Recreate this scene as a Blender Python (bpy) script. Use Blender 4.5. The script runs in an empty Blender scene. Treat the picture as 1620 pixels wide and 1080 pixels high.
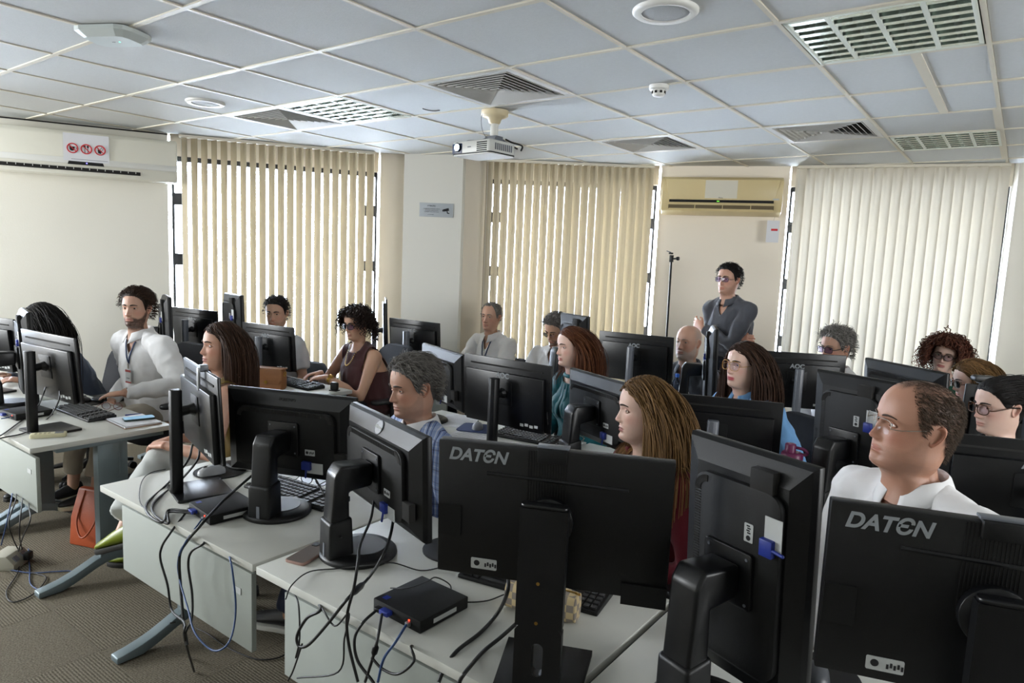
import bpy, bmesh, math, random
import numpy as np
from mathutils import Vector, Matrix, noise as mnoise
from mathutils.bvhtree import BVHTree
random.seed(7); RNG = np.random.default_rng(7)
SC = bpy.context.scene
COL = SC.collection
PI = math.pi

# ------------------------------------------------------------------ camera, light, exposure
def vec(*a): return np.array(a, float)
CAM = vec(0, 0, 1.6897)
YAW, PITCH, ROLL = -0.63858, -0.11931, 0.042444
_f = vec(math.cos(PITCH)*math.sin(YAW), math.cos(PITCH)*math.cos(YAW), math.sin(PITCH))
_r = vec(math.cos(YAW), -math.sin(YAW), 0); _u = np.cross(_r, _f)
_r2 = math.cos(ROLL)*_r + math.sin(ROLL)*_u; _u2 = -math.sin(ROLL)*_r + math.cos(ROLL)*_u
cam = bpy.data.cameras.new('camera'); cam_o = bpy.data.objects.new('camera', cam); COL.objects.link(cam_o)
cam.lens = 24; cam.sensor_width = 36; cam.clip_start = 0.05; cam.clip_end = 200
m = Matrix.Identity(4)
for i in range(3):
    m[i][0] = _r2[i]; m[i][1] = _u2[i]; m[i][2] = -_f[i]; m[i][3] = CAM[i]
cam_o.matrix_world = m
SC.camera = cam_o

w = bpy.data.worlds.new('sky'); SC.world = w; w.use_nodes = True
bg = w.node_tree.nodes['Background']; bg.inputs[0].default_value = (0.86, 0.93, 1.0, 1); bg.inputs[1].default_value = 22.0

def area_light(name, loc, target, size, size_y, power, color):
    l = bpy.data.lights.new(name, 'AREA'); l.shape = 'RECTANGLE'; l.size = size; l.size_y = size_y
    l.energy = power; l.color = color
    o = bpy.data.objects.new(name, l); COL.objects.link(o); o.location = loc
    o.rotation_euler = (Vector(target)-Vector(loc)).to_track_quat('-Z', 'Y').to_euler()
    return o
# two added fill lights under the ceiling behind the camera, and the wide windows of the wall to the left
area_light('ceiling_lamp_back', (1.0, -1.6, 2.56), (1.0, -1.6, 0), 2.4, 1.2, 5, (0.95, 1.0, 0.98))
area_light('ceiling_lamp_front', (-3.4, -1.6, 2.56), (-3.4, -1.6, 0), 2.4, 1.2, 22, (0.95, 1.0, 0.98))
area_light('window_light_left', (-7.3, -1.2, 1.9), (-2.5, 2.2, .5), 2.6, 1.4, 250, (0.95, 0.98, 1.0))

area_light('window_light_right', (3.45, 2.4, 1.7), (-6.0, 2.6, 1.5), 2.4, 1.4, 75, (0.97, 0.99, 1.0))  # added fill from the right to brighten the left wall; no window there

SC.view_settings.view_transform = 'Standard'; SC.view_settings.look = 'None'
SC.view_settings.gamma = 1; SC.view_settings.use_curve_mapping = False
SC.view_settings.exposure = 0.75
SC.cycles.use_denoising = True
SC.cycles.max_bounces = 8; SC.cycles.diffuse_bounces = 5; SC.cycles.transparent_max_bounces = 12
SC.cycles.sample_clamp_indirect = 4.0
SC.cycles.caustics_reflective = False; SC.cycles.caustics_refractive = False

# ------------------------------------------------------------------ materials
def lin(c):
    if isinstance(c, str): c = [int(c[i:i+2], 16)/255 for i in (0, 2, 4)]
    return tuple(x/12.92 if x <= 0.04045 else ((x+0.055)/1.055)**2.4 for x in c)
MATS = {}
def mat(name, color, rough=0.5, metal=0.0, bump=None, var=None, spec=0.5, emit=None, sheen=0.0, sss=0.0):
    """procedural principled material: bump=(scale, strength), var=(scale, amount) noise in the colour"""
    if name in MATS: return MATS[name]
    M = bpy.data.materials.new(name); M.use_nodes = True; nt = M.node_tree; b = nt.nodes['Principled BSDF']
    c = lin(color); b.inputs['Base Color'].default_value = (*c, 1)
    b.inputs['Roughness'].default_value = rough; b.inputs['Metallic'].default_value = metal
    b.inputs['Specular IOR Level'].default_value = spec
    if sheen: b.inputs['Sheen Weight'].default_value = sheen
    if sss:
        b.inputs['Subsurface Weight'].default_value = sss; b.inputs['Subsurface Radius'].default_value = (0.012, 0.005, 0.003)
        b.inputs['Subsurface Scale'].default_value = 0.6
    if emit: b.inputs['Emission Color'].default_value = (*lin(emit[0]), 1); b.inputs['Emission Strength'].default_value = emit[1]
    if bump or var:
        tc = nt.nodes.new('ShaderNodeTexCoord')
    if var:
        n = nt.nodes.new('ShaderNodeTexNoise'); n.inputs['Scale'].default_value = var[0]; n.inputs['Detail'].default_value = 4
        mx = nt.nodes.new('ShaderNodeMix'); mx.data_type = 'RGBA'
        mx.inputs[6].default_value = (*[x*(1-var[1]) for x in c], 1); mx.inputs[7].default_value = (*[min(1, x*(1+var[1])) for x in c], 1)
        nt.links.new(tc.outputs['Object'], n.inputs['Vector']); nt.links.new(n.outputs[0], mx.inputs[0])
        nt.links.new(mx.outputs[2], b.inputs['Base Color'])
    if bump:
        n = nt.nodes.new('ShaderNodeTexNoise'); n.inputs['Scale'].default_value = bump[0]; n.inputs['Detail'].default_value = 3
        bp = nt.nodes.new('ShaderNodeBump'); bp.inputs['Strength'].default_value = bump[1]; bp.inputs['Distance'].default_value = 0.01
        nt.links.new(tc.outputs['Object'], n.inputs['Vector']); nt.links.new(n.outputs[0], bp.inputs['Height'])
        nt.links.new(bp.outputs[0], b.inputs['Normal'])
    MATS[name] = M
    return M
def glass_mat(name, tint='ffffff', fres=1.45, strength=1.0):
    if name in MATS: return MATS[name]
    M = bpy.data.materials.new(name); M.use_nodes = True; nt = M.node_tree; nt.nodes.clear()
    o = nt.nodes.new('ShaderNodeOutputMaterial'); mx = nt.nodes.new('ShaderNodeMixShader'); t = nt.nodes.new('ShaderNodeBsdfTransparent')
    g = nt.nodes.new('ShaderNodeBsdfGlossy'); f = nt.nodes.new('ShaderNodeFresnel')
    f.inputs[0].default_value = fres; g.inputs['Roughness'].default_value = 0.03; t.inputs[0].default_value = (*lin(tint), 1)
    g.inputs[0].default_value = (strength, strength, strength, 1)
    nt.links.new(f.outputs[0], mx.inputs[0]); nt.links.new(t.outputs[0], mx.inputs[1]); nt.links.new(g.outputs[0], mx.inputs[2])
    nt.links.new(mx.outputs[0], o.inputs[0]); MATS[name] = M
    return M
def translucent_mat(name, color, amount):
    if name in MATS: return MATS[name]
    M = bpy.data.materials.new(name); M.use_nodes = True; nt = M.node_tree; nt.nodes.clear()
    o = nt.nodes.new('ShaderNodeOutputMaterial'); mx = nt.nodes.new('ShaderNodeMixShader'); d = nt.nodes.new('ShaderNodeBsdfDiffuse')
    t = nt.nodes.new('ShaderNodeBsdfTranslucent'); c = (*lin(color), 1)
    d.inputs[0].default_value = c; t.inputs[0].default_value = c; mx.inputs[0].default_value = amount
    tc = nt.nodes.new('ShaderNodeTexCoord'); n = nt.nodes.new('ShaderNodeTexNoise'); n.inputs['Scale'].default_value = 260
    bp = nt.nodes.new('ShaderNodeBump'); bp.inputs['Strength'].default_value = 0.15; bp.inputs['Distance'].default_value = 0.002
    nt.links.new(tc.outputs['Object'], n.inputs['Vector']); nt.links.new(n.outputs[0], bp.inputs['Height']); nt.links.new(bp.outputs[0], d.inputs['Normal'])
    nt.links.new(d.outputs[0], mx.inputs[1]); nt.links.new(t.outputs[0], mx.inputs[2]); nt.links.new(mx.outputs[0], o.inputs[0])
    MATS[name] = M
    return M

# ------------------------------------------------------------------ mesh helpers
def rotz(a): return np.array([[math.cos(a), -math.sin(a), 0], [math.sin(a), math.cos(a), 0], [0, 0, 1]])
def rotx(a): return np.array([[1, 0, 0], [0, math.cos(a), -math.sin(a)], [0, math.sin(a), math.cos(a)]])
def roty(a): return np.array([[math.cos(a), 0, math.sin(a)], [0, 1, 0], [-math.sin(a), 0, math.cos(a)]])
def unit(v): v = np.asarray(v, float); return v/(np.linalg.norm(v)+1e-12)
class MB:
    """collects shapes, then links them as ONE mesh object"""
    def __init__(s): s.v = []; s.f = []; s.mi = []; s.cur = 0
    def add(s, V, F):
        o = len(s.v); s.v += [tuple(map(float, p)) for p in V]; s.f += [tuple(i+o for i in f) for f in F]; s.mi += [s.cur]*len(F); return s
    def box(s, c, d, R=None):
        V = np.array([[x, y, z] for x in (-.5, .5) for y in (-.5, .5) for z in (-.5, .5)])*np.array(d)
        if R is not None: V = V@np.asarray(R).T
        return s.add(V+np.array(c), [(0, 1, 3, 2), (4, 6, 7, 5), (0, 4, 5, 1), (2, 3, 7, 6), (0, 2, 6, 4), (1, 5, 7, 3)])
    def prism(s, poly, z0, z1, axis='z', M=None):
        """poly of 2d points extruded; axis z: (x,y)->z ; axis y: (x,z) extruded along y ; axis x: (y,z) along x"""
        n = len(poly); V = []
        for h in (z0, z1):
            for p in poly:
                q = (p[0], p[1], h) if axis == 'z' else (p[0], h, p[1]) if axis == 'y' else (h, p[0], p[1])
                V.append(q)
        F = [tuple(range(n-1, -1, -1)), tuple(range(n, 2*n))]+[(i, (i+1) % n, n+(i+1) % n, n+i) for i in range(n)]
        V = np.array(V, float)
        if M is not None: V = V@np.asarray(M)[:3, :3].T+np.asarray(M)[:3, 3]
        return s.add(V, F)
    def tube(s, pts, r, n=8, cap=True, closed=False):
        P = np.array(pts, float); k = len(P); r = np.full(k, r) if np.isscalar(r) else np.array(r, float)
        V = []; T = np.gradient(P, axis=0); up = vec(0, 0, 1)
        t0 = unit(T[0]); a = unit(np.cross(t0, up)) if abs(t0@up) < .95 else unit(np.cross(t0, vec(1, 0, 0)))
        for i in range(k):
            t = unit(T[i]); a = unit(a-t*(a@t)); b = np.cross(t, a)
            for j in range(n):
                th = 2*PI*j/n; V.append(P[i]+r[i]*(math.cos(th)*a+math.sin(th)*b))
        F = [(i*n+j, i*n+(j+1) % n, (i+1)*n+(j+1) % n, (i+1)*n+j) for i in range(k-1) for j in range(n)]
        if closed: F += [((k-1)*n+j, (k-1)*n+(j+1) % n, (j+1) % n, j) for j in range(n)]
        elif cap: F += [tuple(range(n-1, -1, -1)), tuple((k-1)*n+j for j in range(n))]
        return s.add(V, F)
    def lathe(s, prof, c=(0, 0, 0), n=24, R=None, arc=None):
        """prof = [(r,z)...] revolved about z"""
        k = len(prof); V = [(r*math.cos(2*PI*j/n), r*math.sin(2*PI*j/n), z) for r, z in prof for j in range(n)]
        F = [(i*n+j, i*n+(j+1) % n, (i+1)*n+(j+1) % n, (i+1)*n+j) for i in range(k-1) for j in range(n)]
        F += [tuple(range(n-1, -1, -1)), tuple((k-1)*n+j for j in range(n))]
        V = np.array(V)
        if R is not None: V = V@np.asarray(R).T
        return s.add(V+np.array(c), F)
    def ell(s, c, r, R=None, nu=12, nv=8):
        V = [(0, 0, -1)]+[(math.cos(2*PI*j/nu)*math.sin(PI*i/nv), math.sin(2*PI*j/nu)*math.sin(PI*i/nv), -math.cos(PI*i/nv)) for i in range(1, nv) for j in range(nu)]+[(0, 0, 1)]
        F = [(0, 1+(j+1) % nu, 1+j) for j in range(nu)]
        F += [(1+i*nu+j, 1+i*nu+(j+1) % nu, 1+(i+1)*nu+(j+1) % nu, 1+(i+1)*nu+j) for i in range(nv-2) for j in range(nu)]
        L = len(V)-1; o = 1+(nv-2)*nu; F += [(L, o+j, o+(j+1) % nu) for j in range(nu)]
        V = np.array(V)*np.array(r)
        if R is not None: V = V@np.asarray(R).T
        return s.add(V+np.array(c), F)
    def grid(s, G, thick=0):
        """G[i][j] points -> quads"""
        G = np.array(G, float); a, b = G.shape[:2]
        return s.add(G.reshape(-1, 3), [(i*b+j, i*b+j+1, (i+1)*b+j+1, (i+1)*b+j) for i in range(a-1) for j in range(b-1)])
    def build(s, name, mt, parent=None, bevel=0.0, seg=2, smooth=False, loc=None, rot=None, solid=0.0, sub=0):
        me = bpy.data.meshes.new(name); me.from_pydata(s.v, [], s.f)
        for q in (mt if isinstance(mt, (list, tuple)) else [mt]): me.materials.append(q)
        if len(me.materials) > 1: me.polygons.foreach_set('material_index', s.mi)
        bm = bmesh.new(); bm.from_mesh(me)
        bmesh.ops.recalc_face_normals(bm, faces=bm.faces)
        if bevel:
            ed = [e for e in bm.edges if len(e.link_faces) == 2 and e.calc_face_angle(0) > 0.5]
            bmesh.ops.bevel(bm, geom=ed, offset=bevel, segments=seg, profile=0.5, affect='EDGES', clamp_overlap=True)
        bm.to_mesh(me); bm.free()
        if smooth or bevel:
            me.polygons.foreach_set('use_smooth', [True]*len(me.polygons))
            try: me.set_sharp_from_angle(angle=0.7 if not smooth else 1.1)
            except Exception: pass
        o = bpy.data.objects.new(name, me); COL.objects.link(o)
        if parent is not None: o.parent = parent
        if loc is not None: o.location = loc
        if rot is not None: o.rotation_euler = rot
        if solid: md = o.modifiers.new('solid', 'SOLIDIFY'); md.thickness = solid; md.offset = 0
        if sub: md = o.modifiers.new('sub', 'SUBSURF'); md.levels = sub; md.render_levels = sub
        return o
def tag(o, label=None, cat=None, group=None, kind=None):
    if label: o['label'] = label
    if cat: o['category'] = cat
    if group: o['group'] = group
    if kind: o['kind'] = kind
    return o
def thing(name, label, cat, loc=(0, 0, 0), rz=0.0, group=None):
    o = bpy.data.objects.new(name, None); COL.objects.link(o); o.empty_display_size = .05
    o.location = loc; o.rotation_euler = (0, 0, rz)
    return tag(o, label, cat, group)
def inst(src, name, parent, loc=(0, 0, 0), rot=(0, 0, 0), scale=None):
    o = bpy.data.objects.new(name, src.data); COL.objects.link(o); o.parent = parent; o.location = loc; o.rotation_euler = rot
    if scale: o.scale = scale
    return o
def copy_tree(o, parent=None):
    c = o.copy(); COL.objects.link(c)
    if parent is not None: c.parent = parent
    for ch in list(o.children): copy_tree(ch, c)
    return c
def spline(pts, n=8):
    """Catmull-Rom through pts"""
    P = np.array(pts, float); P = np.vstack([2*P[0]-P[1], P, 2*P[-1]-P[-2]]); out = []
    for i in range(1, len(P)-2):
        for k in range(n):
            t = k/n; a, b, c, d = P[i-1:i+3]
            out.append(.5*(2*b+(c-a)*t+(2*a-5*b+4*c-d)*t*t+(3*b-a-3*c+d)*t**3))
    out.append(P[-2]); return np.array(out)
def text(name, body, size, mt, parent, loc, rot, shear=0.0, depth=0.0006, align='CENTER', bold=0.0, sx=1.0):
    c = bpy.data.curves.new(name, 'FONT'); c.body = body; c.size = size; c.shear = shear; c.extrude = depth; c.align_x = align; c.align_y = 'CENTER'; c.offset = bold
    t = bpy.data.objects.new(name, c); COL.objects.link(t)
    dg = bpy.context.evaluated_depsgraph_get(); me = bpy.data.meshes.new_from_object(t.evaluated_get(dg))
    bpy.data.objects.remove(t); me.name = name; me.materials.clear(); me.materials.append(mt)
    o = bpy.data.objects.new(name, me); COL.objects.link(o); o.parent = parent; o.location = loc; o.rotation_euler = rot; o.scale = (sx, 1, 1)
    return o
# ------------------------------------------------------------------ the room
H = 2.60
M_wall = mat('wall_paint', 'e9e6dc', .75, bump=(90, .05), var=(1.5, .03))
M_wall_grey = mat('wall_paint_grey', 'd2d1ca', .75, bump=(90, .05))
M_cream = mat('wall_paint_cream', 'eee5d6', .75, bump=(90, .05))
M_tile = mat('ceiling_tile', 'cfd2d2', .85, bump=(140, .12), var=(60, .05))
M_rail = mat('ceiling_rail', 'd8d2c2', .5)
M_dark = mat('dark_gap', '1c1b1a', .9)
M_frame = mat('window_frame_black', '15161a', .4)
M_pane = glass_mat('window_glass', 'f4f8ff')
M_white_pl = mat('white_plastic', 'e4e4e0', .4)

ROOM = [(3.6, -3.6), (3.6, 7.4), (-.10, 6.74), (-1.72, 6.36), (-2.82, 5.95), (-4.12, 5.03), (-4.84, 4.34), (-5.76, 2.95), (-6.35, 1.84), (-8.1, -1.45), (-8.1, -3.6)]
def clip(poly, conv):
    """Sutherland-Hodgman, conv counter-clockwise"""
    for i in range(len(conv)):
        a, b = conv[i], conv[(i+1) % len(conv)]; out = []
        side = lambda p: (b[0]-a[0])*(p[1]-a[1])-(b[1]-a[1])*(p[0]-a[0])
        for k in range(len(poly)):
            p, q = poly[k], poly[(k+1) % len(poly)]; sp, sq = side(p), side(q)
            if sp >= 0: out.append(p)
            if sp*sq < 0: t = sp/(sp-sq); out.append((p[0]+t*(q[0]-p[0]), p[1]+t*(q[1]-p[1])))
        poly = out
        if not poly: return []
    return poly
# floor with carpet tiles
def carpet_mat(name, turn):
    M = bpy.data.materials.new(name); M.use_nodes = True; nt = M.node_tree; b = nt.nodes['Principled BSDF']; b.inputs['Roughness'].default_value = .95
    b.inputs['Specular IOR Level'].default_value = .1
    L = nt.links.new; tc = nt.nodes.new('ShaderNodeTexCoord'); mp = nt.nodes.new('ShaderNodeMapping'); mp.inputs['Rotation'].default_value = (0, 0, turn)
    L(tc.outputs['Object'], mp.inputs[0])
    wv = nt.nodes.new('ShaderNodeTexWave'); wv.inputs['Scale'].default_value = 27; wv.inputs['Distortion'].default_value = 1.6; wv.inputs['Detail'].default_value = 2; wv.inputs['Detail Scale'].default_value = 9
    n = nt.nodes.new('ShaderNodeTexNoise'); n.inputs['Scale'].default_value = 130; n.inputs['Detail'].default_value = 5
    n2 = nt.nodes.new('ShaderNodeTexNoise'); n2.inputs['Scale'].default_value = 3
    L(mp.outputs[0], wv.inputs['Vector']); L(mp.outputs[0], n.inputs['Vector']); L(tc.outputs['Object'], n2.inputs['Vector'])
    ad = nt.nodes.new('ShaderNodeMath'); ad.operation = 'MULTIPLY_ADD'; ad.inputs[1].default_value = .38
    L(wv.outputs['Fac'], ad.inputs[0]); L(n.outputs[0], ad.inputs[2])
    cr = nt.nodes.new('ShaderNodeValToRGB'); cr.color_ramp.elements[0].position = .35; cr.color_ramp.elements[1].position = .95
    cr.color_ramp.elements[0].color = (*lin('423d33'), 1); cr.color_ramp.elements[1].color = (*lin('7d7668'), 1)
    L(ad.outputs[0], cr.inputs[0]); L(cr.outputs[0], b.inputs['Base Color'])
    bp = nt.nodes.new('ShaderNodeBump'); bp.inputs['Strength'].default_value = .6; bp.inputs['Distance'].default_value = .004
    L(ad.outputs[0], bp.inputs['Height']); L(bp.outputs[0], b.inputs['Normal'])
    return M
M_carpet = [carpet_mat('carpet', 0), carpet_mat('carpet_turned', PI/2)]
BIG = [(3.8, -3.8), (3.8, 7.85), (-.2, 7.3), (-1.87, 6.92), (-3.05, 6.48), (-4.45, 5.5), (-5.25, 4.75), (-6.2, 3.25), (-6.85, 2.05), (-8.4, -1.3), (-8.4, -3.8)]
mb = MB(); mb.prism(BIG, -.15, -.006); floor = tag(mb.build('floor', M_dark), kind='structure')
T = .5; nfl = 0
for i in range(-17, 8):
    for j in range(-3, 14):
        x0, y0 = i*T+.08, j*T+.15
        if (x0+.25)*-.59+(y0+.25)*.8 < .4 and not (-1 < x0 < 1 and y0 > -1): continue
        p = clip([(x0+.001, y0+.001), (x0+T-.001, y0+.001), (x0+T-.001, y0+T-.001), (x0+.001, y0+T-.001)], ROOM)
        if len(p) < 3 or nfl > 290: continue
        mb = MB(); cx, cy = x0+T/2, y0+T/2
        mb.prism([(a-cx, b-cy) for a, b in p], -.006, 0); mb.build('carpet_tile', M_carpet[(i+j) % 2], floor, loc=(cx, cy, 0)); nfl += 1
# ceiling grid
mb = MB(); mb.prism(BIG, H+.06, H+.12); ceil_o = tag(mb.build('ceiling', M_dark), kind='structure')
S = .625; OX, OY = -2.7095, 1.4365
FIX = {(3, 2): 'lamp', (-2, 2): 'lamp', (3, 6): 'lamp', (0, 2): 'vent', (-3, 2): 'vent', (0, 5): 'vent', (2, 5): 'vent'}
def tilebox(i, j): return OX+i*S, OY+j*S
for i in range(-9, 11):
    for j in range(-8, 10):
        if (i, j) in FIX: continue
        x0, y0 = tilebox(i, j)
        g = .011
        p = clip([(x0+g, y0+g), (x0+S-g, y0+g), (x0+S-g, y0+S-g), (x0+g, y0+S-g)], ROOM)
        if len(p) < 3: continue
        cx, cy = x0+S/2, y0+S/2
        mb = MB(); mb.prism([(a-cx, b-cy) for a, b in p], .004, .02)
        o = mb.build('ceiling_tile', M_tile, ceil_o, loc=(cx, cy, H))
        o.rotation_euler = (RNG.normal(0, .002), RNG.normal(0, .002), 0)
def rail(p, q, wd):
    d = unit(vec(*q)-vec(*p)); n = vec(-d[1], d[0])*wd/2; p, q = vec(*p), vec(*q)
    pl = clip([tuple(p-n), tuple(q-n), tuple(q+n), tuple(p+n)], ROOM)
    if len(pl) < 3: return
    mb = MB(); mb.prism(pl, H-.002, H+.03); mb.build('ceiling_rail', M_rail, ceil_o)
for j in range(-8, 11): rail((-9, OY+j*S), (5, OY+j*S), .024)
for i in range(-9, 12):
    x = OX+i*S
    for j in range(-8, 10):
        if i == 4 and 5 <= j < 8: continue
        rail((x, OY+j*S+.012), (x, OY+(j+1)*S-.012), .018)
for x, j0, j1 in ((-.46, 3, 5), (-.22, 5, 8)):
    for j in range(j0, j1): rail((x, OY+j*S+.0125), (x, OY+(j+1)*S-.0125), .04)

# walls: panels between the windows
def wall_seg(name, p, q, z0, z1, th, mt, out=1, bevel=0.0):
    p, q = vec(*p), vec(*q); d = unit(q-p); n = vec(-d[1], d[0])*out
    pl = [tuple(p), tuple(q), tuple(q+n*th), tuple(p+n*th)]
    mb = MB(); mb.prism(pl, z0, z1)
    return tag(mb.build(name, mt, bevel=bevel), kind='structure')
TOP = H+.06
wall_seg('wall_left', (-6.35, 1.84), (-5.785, 2.90), 0, TOP, .3, M_wall)
wall_seg('wall_center', (-2.79, 5.96), (-1.75, 6.35), 0, TOP, .3, M_cream)
wall_seg('wall_right', (-.13, 6.73), (3.6, 7.4), 0, TOP, .3, M_wall)
wall_seg('wall_side', (3.6, 7.4), (3.6, -3.6), 0, TOP, .2, M_wall)
wall_seg('wall_back', (3.6, -3.6), (-8.1, -3.6), 0, TOP, .2, M_wall)
wall_seg('wall_far_left', (-8.1, -3.6), (-8.1, -1.45), 0, TOP, .2, M_wall)
wall_seg('wall_left_low', (-8.1, -1.45), (-6.35, 1.84), 0, 1.0, .2, M_wall)
wall_seg('wall_left_high', (-8.1, -1.45), (-6.35, 1.84), 1.75, TOP, .2, M_wall)  # brought down over the unseen opening to dim the near ceiling
# pilaster niche and column
wall_seg('wall_niche', (-4.86, 4.40), (-4.10, 5.10), 0, TOP, .35, M_cream)
wall_seg('trim_1', (-4.615, 4.465), (-4.17, 4.765), 0, TOP, .32, M_wall_grey)
def window(n, p, q, back, z0=.45, z1=2.45, bars=(1.04, 1.57, 2.09)):
    """window band set back from the blinds: sill wall, lintel, black frame, three panes"""
    p, q = vec(*p), vec(*q); d = unit(q-p); nn = vec(-d[1], d[0]); L = np.linalg.norm(q-p)
    a = p+nn*back; ang = math.atan2(d[1], d[0])
    wall_seg('trim_%d' % (n*2), p+nn*(back-.06), q+nn*(back-.06), 0, z0, .3, M_cream)
    wall_seg('trim_%d' % (n*2+1), p+nn*(back-.06), q+nn*(back-.06), z1, TOP, .75, M_cream)  # lintel deepened outward, unseen, to shade the top of the window
    mb = MB()
    for z in (z0+.02, z1-.02): mb.box((L/2, .03, z), (L, .06, .045))
    for x, jw in ((.01, .02), (L/2, .03), (L-.01, .02)): mb.box((x, .03, (z0+z1)/2), (jw, .06, z1-z0))
    w_ = mb.build('window_%d' % n, M_frame, loc=(a[0], a[1], 0), rot=(0, 0, ang)); tag(w_, kind='structure')
    for z in bars:
        mb = MB(); mb.box((.06, .03, z), (.12, .066, .1)); mb.build('catch_block', M_frame, w_); mb = MB(); mb.box((L-.06, .03, z), (.12, .066, .1)); mb.build('catch_block', M_frame, w_)
    zz = [z0, *bars, z1]
    for k in range(len(zz)-1):
        for h in (0, 1):
            mb = MB(); mb.box((L/4+h*L/2, .03, (zz[k]+zz[k+1])/2), (L/2-.03, .006, zz[k+1]-zz[k]-.05)); mb.build('pane', M_pane, w_)
window(1, (-5.785, 2.90), (-4.80, 4.36), .24)
window(2, (-4.10, 5.06), (-2.79, 5.98), .22)
window(3, (-1.75, 6.37), (-.13, 6.75), .22)
window(4, (-8.1, -1.45), (-6.35, 1.84), .06, 1.0, 1.75, ())
# dark line above the left wall panel (lifted tiles) and painted pipe ends
M_slat = translucent_mat('blind_fabric', 'aca18b', .028)
M_slat2 = translucent_mat('blind_fabric_pale', 'c4bdae', .08)
def blind(name_label, p, q, z0, z1, n, ang, mt, wd=.089):
    p, q = vec(*p), vec(*q); d = unit(q-p); L = np.linalg.norm(q-p); base = math.atan2(d[1], d[0])
    t = thing('vertical_blind', name_label, 'blind', (p[0], p[1], 0), base)
    mb = MB(); mb.box((L/2, 0, z1+.012), (L, .045, .024)); mb.build('head_rail', M_rail, t, bevel=.003)
    proto = None
    for i in range(n):
        x = (i+.5)*L/n; a = ang(i/n)+RNG.normal(0, .035)
        if proto is None:
            mb = MB(); k = 5
            G = [[((u/(k-1)-.5)*wd, .006*math.cos((u/(k-1)-.5)*PI), z0+(z1-z0)*v/8) for u in range(k)] for v in range(9)]
            mb.grid(G); proto = mb.build('slat', mt, t, smooth=True, loc=(x, 0, 0), rot=(0, 0, a))
        else: inst(proto, 'slat', t, (x, 0, 0), (0, 0, a))
    mb = MB(); mb.tube([(0.02, -.03, z1), (0.02, -.035, z0+.4)], .0012, 5); mb.build('bead_chain', M_white_pl, t)
    return t
blind('cream vertical blind between the left wall unit and the pillar, slats half open', (-5.715, 2.965), (-4.80, 4.28), .4, 2.575, 21, lambda u: -.88, M_slat)
blind('cream vertical blind right of the pillar, behind the two men in white', (-4.085, 4.985), (-2.835, 5.895), .4, 2.575, 21, lambda u: -.70, M_slat)
blind('pale vertical blind at the right, nearly closed slats', (-1.68, 6.30), (-.19, 6.67), .4, 2.575, 21, lambda u: -.42, M_slat2)
# ------------------------------------------------------------------ desks
M_top = mat('desk_laminate', 'c9cac4', .42, bump=(300, .03), var=(40, .015))
M_edge = mat('desk_edge', 'a9a79d', .5)
M_leg = mat('desk_leg_metal', '6e7b80', .45, metal=.25, bump=(400, .04))
M_blk = mat('black_plastic', '0a0b0d', .42, bump=(500, .05), spec=.35)
M_blk_s = mat('black_satin', '0c0d10', .33, spec=.4)
M_blk_m = mat('black_matte', '08090a', .6, bump=(600, .08), spec=.3)
M_gry = mat('graphite_plastic', '676b73', .36)
M_logo = mat('logo_grey', '8d9296', .5)
M_stick = mat('sticker_white', 'b9bcbc', .6)
M_print = mat('print_black', '15151a', .7)
M_screen = mat('screen_glass', '08090b', .12)
M_blue_pl = mat('plug_blue', '1c2f86', .45)
M_cable = mat('cable_black', '101113', .5)
M_cable_b = mat('cable_blue', '23406f', .5)
M_cable_g = mat('cable_grey', '6c6f72', .5)
M_key = mat('keycap_black', '1a1b1e', .5)
DZ = .74
desk_proto = None
def desk(label, x0, y0, w_=1.05, d_=.655, group='grey laminate desks'):
    global desk_proto
    if desk_proto is not None and abs(w_-1.05) < 1e-6:
        t = copy_tree(desk_proto); t.location = (x0, y0, 0); t['label'] = label; return t
    t = thing('desk', label, 'desk', (x0, y0, 0), 0, group)
    mb = MB(); mb.box((w_/2, d_/2, DZ-.0125), (w_-.004, d_, .025)); mb.build('worktop', M_top, t, bevel=.002)
    mb = MB(); mb.box((w_/2+.0, .055, .535), (w_-.16, .018, .265)); mp = mb.build('modesty_panel', mat('panel_laminate', 'a4aaa5', .5, bump=(300, .03)), t, bevel=.0015)  # panel coloured darker than the worktop for its backlit face
    mb = MB(); mb.box((w_-.16, .0445, .59), (.045, .002, .022)); mb.build('asset_sticker', M_stick, mp)
    for x in (.045, w_-.045):
        mb = MB()
        mb.box((x, .36, .40), (.055, .14, .62)); mb.box((x, .36, .705), (.07, .5, .02))
        mb.box((x+.0285, .39, .6), (.002, .004, .14))
        l = mb.build('leg', M_leg, t, bevel=.004)
        ys = np.linspace(.015, .62, 13); up = [(y, .03+.085*math.exp(-((y-.36)/.17)**2)+.02*math.sin(PI*(y-.015)/.605)) for y in ys]
        lo = [(y, max(.0, zz-.05)+.004) for y, zz in up]
        mb = MB(); mb.prism(up+lo[::-1], x-.03, x+.03, 'x'); mb.build('foot', M_leg, l, bevel=.006)
        mb = MB(); mb.lathe([(.02, 0), (.022, .004), (.016, .018)], (x, .05, 0), 12); mb.lathe([(.02, 0), (.022, .004), (.016, .018)], (x, .59, 0), 12); mb.build('glide', M_blk, l)
    if abs(w_-1.05) < 1e-6: desk_proto = t
    return t
ROWY = (1.13, 2.45, 3.70)
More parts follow.
